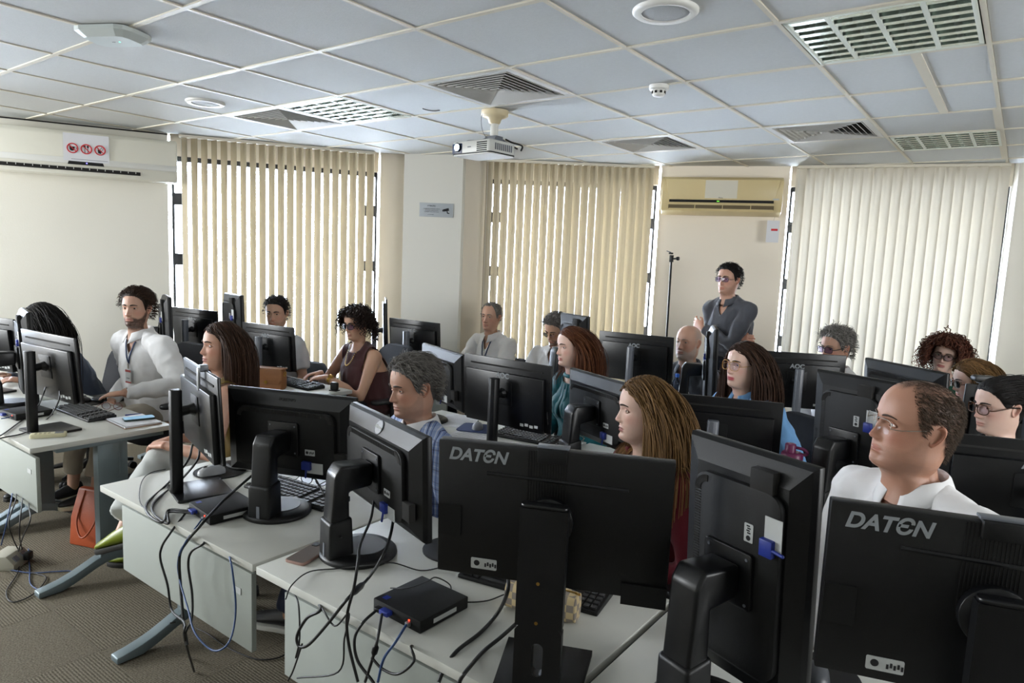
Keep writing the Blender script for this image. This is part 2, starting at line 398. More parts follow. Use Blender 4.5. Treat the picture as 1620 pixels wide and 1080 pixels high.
for lab, x0, r in [
    ('grey desk of the front row left of the aisle, with the notebook and cream remote', -4.60, 0),
    ('grey desk at the far left edge of the photo, front row', -5.66, 0),
    ('grey front desk right of the aisle, with the round-footed monitor and black eyeglasses', -2.83, 0),
    ('grey front desk with the checkered pouch and pink phone', -1.765, 0),
    ('grey front desk nearest the camera at the right, mostly hidden by the two nearest monitors', -.70, 0),
    ('grey desk of the second row with the tan handbag', -4.72, 1),
    ('grey desk of the second row against the left wall', -5.78+.0, 1),
    ('grey desk of the second row with papers, blue mouse pad and black phone', -2.83, 1),
    ('grey desk of the second row behind the woman in maroon', -1.765, 1),
    ('grey desk of the second row behind the man in the nearest white shirt', -.70, 1),
    ('grey desk of the third row in front of the pillar', -4.34, 2),
    ('grey desk of the third row in front of the bald man', -2.83, 2),
    ('grey desk of the third row with the green folder', -1.765, 2),
    ('grey desk of the third row at the far right', -.70, 2)]:
    if x0 == -5.78: desk(lab, -5.49, ROWY[r], .765)
    else: desk(lab, x0, ROWY[r])

# ------------------------------------------------------------------ monitors
def rrect(w_, h_, r, n=4, cx=0, cy=0):
    out = []
    for k, (sx, sy) in enumerate(((1, 1), (-1, 1), (-1, -1), (1, -1))):
        for i in range(n+1):
            a = PI/2*k+PI/2*i/n; out.append((cx+sx*(w_/2-r)+r*math.cos(a), cy+sy*(h_/2-r)+r*math.sin(a)))
    return out
GLYPH = []
def monitor(kind, pose, label, logo=None, portrait=False, W=.535, Hh=.325, cam_clip=False, cat='monitor', stand=None, dy=0.0, sticker=True, port=True):
    x, y, zc, yaw, tilt = pose; yaw = math.radians(yaw); tilt = math.radians(tilt)
    n = vec(-math.sin(yaw), math.cos(yaw), 0)
    t = thing('monitor', label, cat, (x, y, DZ), yaw, None)
    c = (0, 0, zc-DZ); Rm = Matrix.Rotation(tilt, 4, 'X') @ (Matrix.Rotation(-PI/2, 4, 'Y') if portrait else Matrix.Identity(4))
    rot = Rm.to_euler()
    def P(mb, name, mt, par=None, bevel=0.0, smooth=False, seg=2):
        if par is None: return mb.build(name, mt, t, bevel=bevel, smooth=smooth, loc=c, rot=rot, seg=seg)
        return mb.build(name, mt, par, bevel=bevel, smooth=smooth, seg=seg)
    mb = MB()
    th = {'slim': .012, 'daten': .03, 'bulky': .018}[kind]
    mb.box((0, 0, 0), (W, th, Hh))
    if kind == 'slim':
        mb.prism([(-W*.44, Hh*.30), (W*.44, Hh*.30), (W*.44, -Hh*.5), (-W*.44, -Hh*.5)], -.006-.022, -.006, 'y')
    shell = P(mb, 'back_shell', M_blk if kind != 'slim' else M_blk_s, bevel=.004)
    mb = MB(); mb.box((0, th/2+.0008, .005), (W-.018, .0016, Hh-.03)); P(mb, 'screen', M_screen, shell)
    mb = MB(); mb.box((0, th/2+.0004, 0), (W-.004, .001, Hh-.004)); P(mb, 'bezel', M_blk_s, shell)
    if kind == 'slim':
        mb = MB(); mb.box((0, -.0075, Hh*.385), (W*.82, .004, .0075)); P(mb, 'slot', M_dark, shell)
        mb = MB(); mb.prism(rrect(.115, .115, .006), -.031, -.028, 'y'); P(mb, 'mount_plate', M_blk, shell, bevel=.001)
        mb = MB(); mb.box((-W*.455, -.0075, -.02), (.026, .003, .08)); P(mb, 'side_cover', M_blk_m, shell)
        mb = MB()
        for k in range(4): mb.box((W*.22+k*.028, -.0285, -Hh*.42+.004*(k % 2)), (.02, .001, .013))
        P(mb, 'rating_label', M_stick, shell); zf = -.03
        if logo: text('logo', logo, .036, M_logo, shell, (0, -.0285, Hh*.262), (PI/2, 0, 0), bold=.0012)
    elif kind == 'daten':
        mb = MB(); mb.tube([(-W*.28, -.016, Hh*.29), (W*.32, -.016, Hh*.275)], .0045, 6); P(mb, 'slot', M_blk_s, shell)
        mb = MB()
        for k in range(15): mb.box((-W*.02+(k-7)*.0062, -.0155, Hh*.24), (.0022, .002, Hh*.5))
        tag(P(mb, 'cooling_ribs', M_blk_m, shell), kind='stuff')
        mb = MB(); mb.box((-W*.5+.03, -.0165, -Hh*.09), (.055, .004, .075)); P(mb, 'side_cover', M_blk_m, shell)
        mb = MB(); mb.box((W*.5-.05, -.017, -Hh*.47), (.1, .004, .05)); P(mb, 'side_cover', M_blk_m, shell)
        text('logo', 'DAT\u0404N', .040, M_logo, shell, (-W*.325, -.0158, Hh*.405), (PI/2, 0, 0), shear=.28, bold=.0012, sx=.97)
        mb = MB(); mb.prism(rrect(.062, .026, .003, cx=-W*.285, cy=-Hh*.40), -.0165, -.015, 'y'); st = P(mb, 'asset_sticker', M_stick, shell)
        mb = MB(); mb.lathe([(.007, -.0003), (.007, .0003)], (0, 0, 0), 14, rotx(PI/2)); mb.v = [(a-W*.285-.017, b-.0168, c_-Hh*.40+.001) for a, b, c_ in mb.v]
        for k in range(5): mb.box((-W*.285+.004+k*.006, -.0168, -Hh*.40+(.001 if k % 2 else -.002)), (.0038, .0006, .009))
        P(mb, 'sticker_print', M_print, shell)
        mb = MB(); mb.lathe([(.055, 0), (.055, .02), (.03, .026)], (0, 0, 0), 24, rotx(PI/2)); mb.v = [(a, b-.012, c_) for a, b, c_ in mb.v]; P(mb, 'mount_plate', M_blk_s, shell, bevel=.001)
        zf = -.04
        if cam_clip:
            mb = MB(); mb.box((0, -.012, Hh*.5-.012), (.066, .028, .032)); wc = P(mb, 'pop_up_camera', M_blk_m, shell, bevel=.002)
            mb = MB(); mb.box((0, -.004, Hh*.5+.0055), (.072, .024, .005)); P(mb, 'camera_slide', M_gry, shell, bevel=.001)
    else:
        m1, m2 = .05, .045; b0 = .009; d1 = .032
        V = []
        for (ww, hh, yy, oz) in ((W, Hh, -b0, 0), (W-.014, Hh-.014, -b0-.010, 0), (W-2*m1, Hh-2*m2, -b0-d1, -.004)):
            V += [(-ww/2, yy, hh/2+oz), (ww/2, yy, hh/2+oz), (ww/2, yy, -hh/2+oz), (-ww/2, yy, -hh/2+oz)]
        F = [(a+k*4, (a+1) % 4+k*4, (a+1) % 4+k*4+4, a+k*4+4) for k in (0, 1) for a in range(4)]+[(8, 9, 10, 11)]
        mb = MB(); mb.add(V, F); P(mb, 'rear_bevel', M_blk, shell)
        pw, ph = W-2*m1-.03, Hh-2*m2-.012
        mb = MB(); mb.prism(rrect(pw, ph, .035, 5, 0, -.006), -b0-d1-.016, -b0-d1+.002, 'y'); pan = P(mb, 'rear_panel', M_blk_m, shell, bevel=.003)
        mb = MB()   # ring of vent slits along the top band of the panel
        for k in range(54):
            u = (k/53-.5)*(pw-.075); mb.box((u, -b0-d1-.0165, ph/2-.017), (.0024, .002, .015))
        for k in range(16):
            a = k/15*PI/2
            for sg in (-1, 1): mb.box((sg*(pw/2-.041+.026*math.sin(a)), -b0-d1-.0165, ph/2-.041+.026*math.cos(a)), (.0024, .002, .015), roty(sg*a))
        tag(P(mb, 'vent_slits', M_dark, shell), kind='stuff')
        mb = MB(); mb.prism(rrect(.125, .125, .008), -b0-d1-.026, -b0-d1-.015, 'y'); vp = P(mb, 'mount_plate', M_blk_s, shell, bevel=.002)
        for sx in (-1, 1):
            for sz in (-1, 1):
                mb = MB(); mb.lathe([(.0035, -.001), (.0035, .001)], (sx*.05, -b0-d1-.0265, sz*.05), 8, rotx(PI/2)); P(mb, 'screw', M_gry, shell)
        mb = MB(); mb.box((pw/2-.0, -b0-d1-.004, -ph*.30), (.085, .022, .055)); P(mb, 'cable_recess', M_dark, shell, bevel=.002)  # dark block in place of a hollow; its shade is in the colour
        mb = MB(); mb.prism(rrect(.04, .022, .002, cx=pw*.26, cy=-ph*.2), -b0-d1-.0175, -b0-d1-.0155, 'y'); P(mb, 'asset_sticker', M_stick, shell)
        mb = MB(); mb.lathe([(.0055, -.0003), (.0055, .0003)], (pw*.26-.011, -b0-d1-.0178, -ph*.2), 12, rotx(PI/2))
        for k in range(4): mb.box((pw*.26+k*.005, -b0-d1-.0178, -ph*.2+(.001 if k % 2 else -.001)), (.003, .0006, .008))
        P(mb, 'sticker_print', M_print, shell)
        mb = MB(); mb.box((pw*.30, -b0-d1-.0165, -ph*.46), (.07, .002, .04)); P(mb, 'rating_label', M_stick, shell)
        if port:
            mb = MB(); mb.box((pw*.23, -b0-d1-.02, -ph*.42), (.036, .018, .03)); mb.tube([(pw*.23, -b0-d1-.022, -ph*.42), (pw*.23, -b0-d1-.03, -ph*.62)], .004, 6); P(mb, 'video_plug', M_blue_pl, shell, bevel=.002)
        zf = -b0-d1-.026
        mb = MB()
        if not portrait or True:
            mb.box((pw*.13, -b0-d1-.012+.004, Hh/2-m2+.004), (.006, .002, .006)) if False else None
        if logo == 'positivo':
            text('logo', 'POSITIVO', .016, M_blk_m, shell, (0, -b0-.0205, Hh/2-.026), (PI/2-.48, 0, 0), bold=.0006)
        elif logo == 'badge':
            mb = MB(); mb.lathe([(.024, 0), (.024, .003), (.021, .004)], (0, 0, 0), 24, rotx(PI/2-.48)); mb.v = [(a, b-b0-.0205, c_+Hh/2-.0275) for a, b, c_ in mb.v]; bd = P(mb, 'badge', M_gry, shell)
            text('logo', 'Novus', .017, M_stick, shell, (0, -b0-.0243, Hh/2-.0255), (PI/2-.48, 0, 0), shear=.2, bold=.0003)
        elif logo: text('logo', logo, .034, M_logo, shell, (0, -b0-d1-.0005, Hh/2-m2-.004), (PI/2, 0, 0), bold=.0012)
    # stand
    stand = stand or {'slim': 'pole', 'daten': 'flat', 'bulky': 'neck'}[kind]
    h = zc-DZ; ys = -.095
    if stand == 'pole':
        mb = MB(); mb.prism(rrect(.22, .20, .012, 3, 0, -.015), 0, .012); mb.build('base', M_blk_s, t, bevel=.003)
        mb = MB(); mb.prism([(-.021, ys+.018), (.021, ys+.018), (.023, ys-.005), (.018, ys-.02), (0, ys-.026), (-.018, ys-.02), (-.023, ys-.005)], .010, h+.080); mb.build('pole', M_gry if dy == 0 else M_blk, t, bevel=.003)
        mb = MB(); mb.tube([(0, ys+.01, h-.005), (0, -.05, h), (0, zf, h)], [.02, .018, .026], 10); mb.build('arm', M_blk, t)
    elif stand == 'flat':
        mb = MB(); mb.prism([(-.095, -.125), (.095, -.125), (.105, .085), (-.105, .085)], 0, .014); mb.box((0, -.1255, .007), (.05, .001, .01)); mb.build('base', M_blk_m, t, bevel=.003)
        mb = MB()   # flat column with an oval cable opening
        wd = .052; yy0, yy1 = ys-.015, ys+.015; top = h+.055
        hole = [(.013*math.cos(a), .085+.026*(1 if math.sin(a) >= 0 else -1)+.013*math.sin(a)) for a in np.linspace(0, 2*PI, 20, endpoint=False)]
        outer = [(wd*max(-1, min(1, 1.45*math.cos(a))), .085+.075*max(-1, min(1, 1.45*math.sin(a)))) for a in np.linspace(0, 2*PI, 20, endpoint=False)]
        V = [(p[0], yy, p[1]) for yy in (yy0, yy1) for p in outer]+[(p[0], yy, p[1]) for yy in (yy0, yy1) for p in hole]
        F = [(i, (i+1) % 20, 40+(i+1) % 20, 40+i) for i in range(20)]+[(20+i, 60+i, 60+(i+1) % 20, 20+(i+1) % 20) for i in range(20)]
        F += [(40+i, 40+(i+1) % 20, 60+(i+1) % 20, 60+i) for i in range(20)]+[(i, 20+i, 20+(i+1) % 20, (i+1) % 20) for i in range(20)]
        mb.add(V, F); mb.box((0, ys, (.16+top)/2), (wd*2, .03, top-.16))
        pole = mb.build('pole', M_blk, t, bevel=.0)
        mb = MB(); mb.prism(rrect(wd*2, .03, .013, 4, 0, ys), top, top+.008); mb.build('pole_cap', M_blk_s, t, bevel=.003)
        for zz in (.17, .26):
            mb = MB(); mb.lathe([(.004, -.0005), (.004, .0008)], (-.005, yy0, zz), 10, rotx(PI/2)); mb.build('screw', mat('brass', 'a8843f', .35, metal=.9), t)
        mb = MB(); mb.box((0, -.055, h), (.06, .06, .06)); mb.build('arm', M_blk_m, t, bevel=.004)
    else:
        mb = MB(); mb.lathe([(.118, 0), (.122, .004), (.120, .014), (.108, .022), (.02, .024)], (0, -.10, 0), 40); mb.lathe([(.075, .0235), (.074, .0255), (.0, .0255)], (0, -.085, 0), 32); mb.build('base', M_blk, t, smooth=True)
        mb = MB(); hh = h+.035
        prof = [(-.205, .015), (-.205, hh*.42), (-.195, hh-.03), (-.175, hh), (zf-.004, hh-.004), (zf-.004, hh-.075), (-.148, hh-.085), (-.145, hh*.4), (-.14, .015)]
        mb.prism(prof, -.038, .038, 'x'); mb.build('neck', M_blk_s, t, bevel=.009, seg=3)
        mb = MB(); mb.prism([(-.214, .012), (-.212, hh*.43), (-.139, hh*.43+.012), (-.132, .012)], -.044, .044, 'x'); mb.build('neck_sleeve', M_blk, t, bevel=.01, seg=3)
        mb = MB(); mb.box((0, -.2145, .035), (.012, .001, .05)); mb.build('neck_print', M_gry, t)
    return t
def edge_px(): pass
monitor('slim', (-3.84, 1.33, 1.07, 5, 5), 'slim black monitor on the desk with the notebook, nearest the bearded man', None, dy=1)
monitor('slim', (-2.49, 1.37, 1.07, -16, 3), 'slim black monitor turned edgeways with a square foot, leftmost on the desk beside the aisle', None, dy=1)
monitor('bulky', (-2.13, 1.52, 1.01, 22, 3), 'black monitor with vented back and round foot, left of the one with the round badge', 'positivo')
monitor('bulky', (-1.58, 1.49, 1.01, -17, 2), 'grey-edged monitor with a round badge and round foot beside the pink phone', 'badge')
monitor('daten', (-.81, 1.27, 1.11, 24, 3), 'large flat black monitor with slanted white lettering in front of the checkered pouch', cam_clip=True)
monitor('bulky', (-.42, 1.46, 1.05, -21, 3), 'black monitor turned upright in front of the woman in maroon, blue plug at its right', None, portrait=True)
monitor('daten', (.01, 1.41, 1.12, 18, 1), 'nearest large monitor at the lower right corner, slanted lettering, hiding the man in white', cam_clip=True)
monitor('bulky', (-2.65, 2.92, 1.0, -22, 3), 'black monitor behind the man in the plaid shirt, left of the one with block lettering', None)
monitor('slim', (-1.96, 2.61, 1.05, -1, 3), 'wide slim monitor with dark pole left of the woman in teal', 'AOC', dy=1)
monitor('bulky', (-1.54, 2.82, 1.0, -25, 3), 'black monitor with vented back just left of the face of the woman in maroon', None)
monitor('slim', (-.98, 2.75, 1.0, 20, 4), 'black monitor in front of the woman in denim, grey pole rising at its left', None)
monitor('bulky', (-.47, 2.87, 1.04, -22, 3), 'black monitor turned upright behind the head of the nearest man', 'positivo', portrait=True)
monitor('slim', (.08, 2.75, 1.02, 20, 3), 'black monitor with block lettering at the right edge, behind the nearest man', 'AOC')
monitor('slim', (-3.82, 3.85, 1.02, 2, 4), 'black monitor with grey pole standing before the grey pillar', 'AOC')
monitor('slim', (-2.09, 4.24, 1.06, 6, 4), 'black monitor with grey pole and block lettering left of the bald man', 'AOC')
monitor('bulky', (-2.56, 4.22, 1.05, -22, 3), 'black monitor turned upright behind the woman in teal, before the blind', None, portrait=True)
monitor('slim', (-1.02, 4.17, 1.06, 27, 3), 'black monitor with grey pole in front of the man with curly grey hair', 'AOC')
monitor('bulky', (-.46, 4.15, 1.06, -38, 3), 'black monitor with vented back in front of the woman with red curls', None)
web_mon = monitor('slim', (.04, 4.28, 1.0, 30, 3), 'dark monitor at the right edge carrying a webcam', None)
monitor('slim', (-5.28, 2.85, 1.03, 9, 3), 'black monitor beside the bearded man, before the left blind', 'AOC')
monitor('slim', (-4.40, 2.93, .98, 8, 4), 'black monitor with grey pole behind the woman in olive, beside the tan handbag', 'AOC')
monitor('bulky', (-5.20, 2.60, 1.04, -20, 2), 'upright monitor seen edge-on against the left blind, behind the bearded man', None, portrait=True)
monitor('bulky', (-4.87, 2.95, 1.07, -10, 2), 'upright monitor between the two slim ones, left of the young man in grey', None, portrait=True)
monitor('slim', (-4.22, 3.92, 1.06, -41, 2), 'monitor seen edge-on beside the woman in brown, left of the pillar', None, portrait=True)
monitor('bulky', (-1.50, 4.15, 1.06, -66, 2), 'upright monitor seen edge-on between the bald man and the woman in denim', None, portrait=True)
monitor('bulky', (-4.55, 1.47, 1.02, -12, 2), 'upright monitor seen edge-on in front of the bowed woman with long black hair', None, portrait=True)
monitor('slim', (-5.05, 1.42, 1.05, 14, 5), 'black monitor cut by the left edge of the photo', None, dy=1)
# ------------------------------------------------------------------ people
def arr_mesh(name, V, F, mats, cols=None, mi=None, smooth=True):
    me = bpy.data.meshes.new(name); me.from_pydata([tuple(map(float, v)) for v in V], [], [tuple(map(int, f)) for f in F])
    for q in (mats if isinstance(mats, (list, tuple)) else [mats]): me.materials.append(q)
    if mi is not None: me.polygons.foreach_set('material_index', list(mi))
    if cols is not None:
        at = me.color_attributes.new('Col', 'FLOAT_COLOR', 'POINT')
        at.data.foreach_set('color', np.hstack([np.asarray(cols), np.ones((len(cols), 1))]).ravel())
    me.polygons.foreach_set('use_smooth', [smooth]*len(me.polygons)); return me
def mobj(name, me, parent=None):
    o = bpy.data.objects.new(name, me); COL.objects.link(o)
    if parent is not None: o.parent = parent
    return o
def skin_mat():
    M = bpy.data.materials.new('skin'); M.use_nodes = True; nt = M.node_tree; b = nt.nodes['Principled BSDF']
    a = nt.nodes.new('ShaderNodeVertexColor'); a.layer_name = 'Col'; nt.links.new(a.outputs[0], b.inputs['Base Color'])
    b.inputs['Roughness'].default_value = .48; b.inputs['Specular IOR Level'].default_value = .4
    b.inputs['Subsurface Weight'].default_value = .12; b.inputs['Subsurface Radius'].default_value = (.010, .004, .002); b.inputs['Subsurface Scale'].default_value = .5
    tc = nt.nodes.new('ShaderNodeTexCoord'); n = nt.nodes.new('ShaderNodeTexNoise'); n.inputs['Scale'].default_value = 420
    bp = nt.nodes.new('ShaderNodeBump'); bp.inputs['Strength'].default_value = .12; bp.inputs['Distance'].default_value = .003
    nt.links.new(tc.outputs['Object'], n.inputs['Vector']); nt.links.new(n.outputs[0], bp.inputs['Height']); nt.links.new(bp.outputs[0], b.inputs['Normal'])
    return M
M_skin = skin_mat()
M_eye_w = mat('eye_white', 'b3aaa4', .25); M_pupil = mat('pupil', '060505', .1)
M_iris = {'brown': mat('iris_brown', '2c1a10', .2), 'green': mat('iris_green', '4a4c33', .2)}
M_lens = glass_mat('eyeglass_lens', 'f2f4ff', 1.45, .45)
def vnoise(P, s, seed=0): return np.array([mnoise.noise(Vector((p[0]*s+seed, p[1]*s-seed, p[2]*s+2*seed))) for p in P])
TZ = np.array([-.26, -.22, -.18, -.15, -.132, -.124, -.118, -.11, -.10, -.085, -.07, -.055, -.04, -.02, 0, .015, .03])
TF = np.array([.050, .040, .034, .036, .043, .056, .075, .088, .0925, .091, .0925, .0935, .092, .091, .092, .097, .098])
TB = np.array([.085, .078, .070, .067, .066, .066, .066, .067, .068, .071, .075, .080, .086, .092, .097, .099, .100])
TW = np.array([.065, .058, .052, .051, .050, .048, .047, .048, .051, .057, .0615, .066, .0695, .073, .0755, .0765, .077])
class Head:
    def __init__(s, width=1.0, jaw=1.0, nose=1.0, neck=1.0, fat=0.0, lips=1.0, brow=1.0):
        s.width, s.jaw, s.nose, s.neck, s.fat, s.lips, s.brow = width, jaw, nose, neck, fat, lips, brow
    def prof(s, z):
        z = np.asarray(z, float); zz = np.minimum(z, .03)
        f, b, w_ = np.interp(zz, TZ, TF), np.interp(zz, TZ, TB), np.interp(zz, TZ, TW)
        t = np.clip((z-.03)/.09, 0, 1); k = (1-t**2.25)**(1/2.25)
        jw = np.exp(-((z+.09)/.035)**2); nk = 1/(1+np.exp((z+.128)/.006))
        w_ = w_*(1+jw*(s.jaw-1+s.fat*.5))*s.width*(1+nk*(s.neck-1)); f2 = f*(1+nk*(s.neck-1)*.8); b = b*(1+nk*(s.neck-1)*.5)
        f2 = f2+s.fat*.03*np.exp(-((z+.128)/.016)**2)
        return f2*k, b*k, w_*k
    def S(s, phi, z):
        """smooth skull/neck surface, forward = -y"""
        f, b, w_ = s.prof(z); c, sn = np.cos(phi), np.sin(phi)
        y = np.where(c > 0, -f*c, -b*c); x = w_*np.sign(sn)*np.abs(sn)**.92
        return np.stack([x, y, np.asarray(z)+0*x], -1)
    def feat(s, x, z):
        ax = np.abs(x); g = lambda q, m_, sg: np.exp(-((q-m_)/sg)**2)
        h = np.interp(z, [-.053, -.048, -.043, -.037, -.028, -.015, 0, .016], [0, .008, .0195, .023, .0195, .0125, .0055, .001])*s.nose
        sg = np.interp(z, [-.05, -.036, -.02, .01], [.0125, .0115, .009, .0075])
        d = h*np.exp(-(x/sg)**2)+.0085*s.nose*g(ax, .0135, .0058)*g(z, -.0405, .0058)
        d += -.0085*g(ax, .031, .0155)*g(z, .001, .0105)-.004*g(ax, .017, .007)*g(z, .004, .008)
        d += .0042*s.brow*g(ax, .027, .019)*g(z, .0205, .0065)+.0035*g(ax, .044, .016)*g(z, -.027, .017)
        l4 = lambda wd: np.exp(-(x/wd)**4)
        d += .0042*s.lips*l4(.021)*g(z, -.0665, .0042)+.0048*s.lips*l4(.018)*g(z, -.0778, .0048)-.004*l4(.024)*g(z, -.0718, .0017)
        d += -.003*l4(.022)*g(z, -.0875, .005)+.004*l4(.017)*g(z, -.103, .010)-.0016*g(ax-.0135-(-.042-z)*.5, .003, .0045)*g(z, -.055, .014)
        return d
    def front(s, x, z):
        """forward coordinate of the face surface at (x,z)"""
        f, b, w_ = s.prof(z); sn = np.clip(np.abs(x)/np.maximum(w_, 1e-6), 0, .999)**(1/.92)
        return f*np.sqrt(1-sn**2)+s.feat(x, z)
    def mesh(s):
        zs = np.concatenate([np.linspace(-.205, -.135, 7), np.linspace(-.131, -.099, 15), np.linspace(-.0965, .034, 58), .034+.0855*np.sin(np.linspace(.06, PI/2, 16))])
        t = np.linspace(-PI, PI, 81)[:-1]; ph = t-.5*np.sin(t)
        P = np.array([s.S(ph, np.full(len(ph), z)) for z in zs])
        fr = np.clip(np.cos(ph), 0, 1)[None, :]**.6
        P[..., 1] -= s.feat(P[..., 0], P[..., 2])*fr
        n = len(ph); V = P.reshape(-1, 3)
        F = [(i*n+j, i*n+(j+1) % n, (i+1)*n+(j+1) % n, (i+1)*n+j) for i in range(len(zs)-1) for j in range(n)]
        V = np.vstack([V, [[0, .0, .1203]]]); o = (len(zs)-1)*n
        F += [(o+j, o+(j+1) % n, len(V)-1) for j in range(n)]
        return V, F
def ear(side):
    nr, nf = 7, 22; V = []; F = []
    rr = np.linspace(0, 1, nr); dep = np.interp(rr, [0, .35, .6, .8, .92, 1], [.000, .001, .006, .011, .0105, .006])
    for i in range(nr):
        for j in range(nf):
            a = 2*PI*j/nf; wy = .0165*(1+.18*math.sin(a)); V.append([dep[i], math.cos(a)*wy*rr[i]+.003*math.sin(a)*rr[i], math.sin(a)*.031*rr[i]])
    for i in range(nr-1):
        for j in range(nf): F.append((i*nf+j, i*nf+(j+1) % nf, (i+1)*nf+(j+1) % nf, (i+1)*nf+j))
    o = len(V)
    for j in range(nf): p = V[(nr-1)*nf+j]; V.append([-.008, p[1]*.7-.003, p[2]*.75])
    for j in range(nf): F.append(((nr-1)*nf+j, (nr-1)*nf+(j+1) % nf, o+(j+1) % nf, o+j))
    V = np.array(V)@rotx(-.2).T@rotz(-.42).T
    V = V+vec(.0735, .012, -.004)
    if side < 0: V[:, 0] *= -1; F = [f[::-1] for f in F]
    return V, F
HL = {'m': ([0, 25, 45, 60, 70, 78, 88, 100, 112, 125, 150, 180], [.080, .079, .066, .045, .0, -.018, .028, .026, -.01, -.045, -.075, -.08]),
      'f': ([0, 25, 45, 60, 72, 82, 92, 105, 120, 150, 180], [.078, .074, .060, .035, .005, .01, .025, .0, -.05, -.09, -.1]),
      'rec': ([0, 15, 30, 45, 58, 68, 76, 86, 98, 112, 125, 150, 180], [.098, .094, .104, .088, .055, .004, -.016, .028, .026, -.01, -.05, -.078, -.08])}
def hairline(kind, phi): a, z = HL[kind]; return np.interp(np.degrees(np.abs(phi)), a, z)
def cap_mesh(hd, line, thick, top=0.0, rough=.25, seed=0):
    nt = 72; nz = 22; ph = np.linspace(-PI, PI, nt+1)[:-1]; V = []
    z0 = hairline(line, ph)+np.array([.004*mnoise.noise(Vector((p*9, seed, 0))) for p in ph])
    for i in range(nz):
        t = i/(nz-1); z = z0+(.1197-z0)*np.sin(t*PI/2)
        P = hd.S(ph, z); rad = unit3(P-vec(0, .0, .01)); ramp = np.clip(t*5, .12, 1)
        nz_ = np.array([mnoise.noise(Vector((p*6+seed, t*2.5, seed))) for p in ph])
        off = thick*ramp*(1+rough*nz_)+top*np.clip((P[:, 2]-.05)/.07, 0, 1)*ramp
        V.append(P+rad*off[:, None])
    V = np.array(V).reshape(-1, 3); n = nt
    F = [(i*n+j, i*n+(j+1) % n, (i+1)*n+(j+1) % n, (i+1)*n+j) for i in range(nz-1) for j in range(n)]
    return V, F, np.full(len(V), .18)
def unit3(A): return A/(np.linalg.norm(A, axis=-1, keepdims=True)+1e-9)
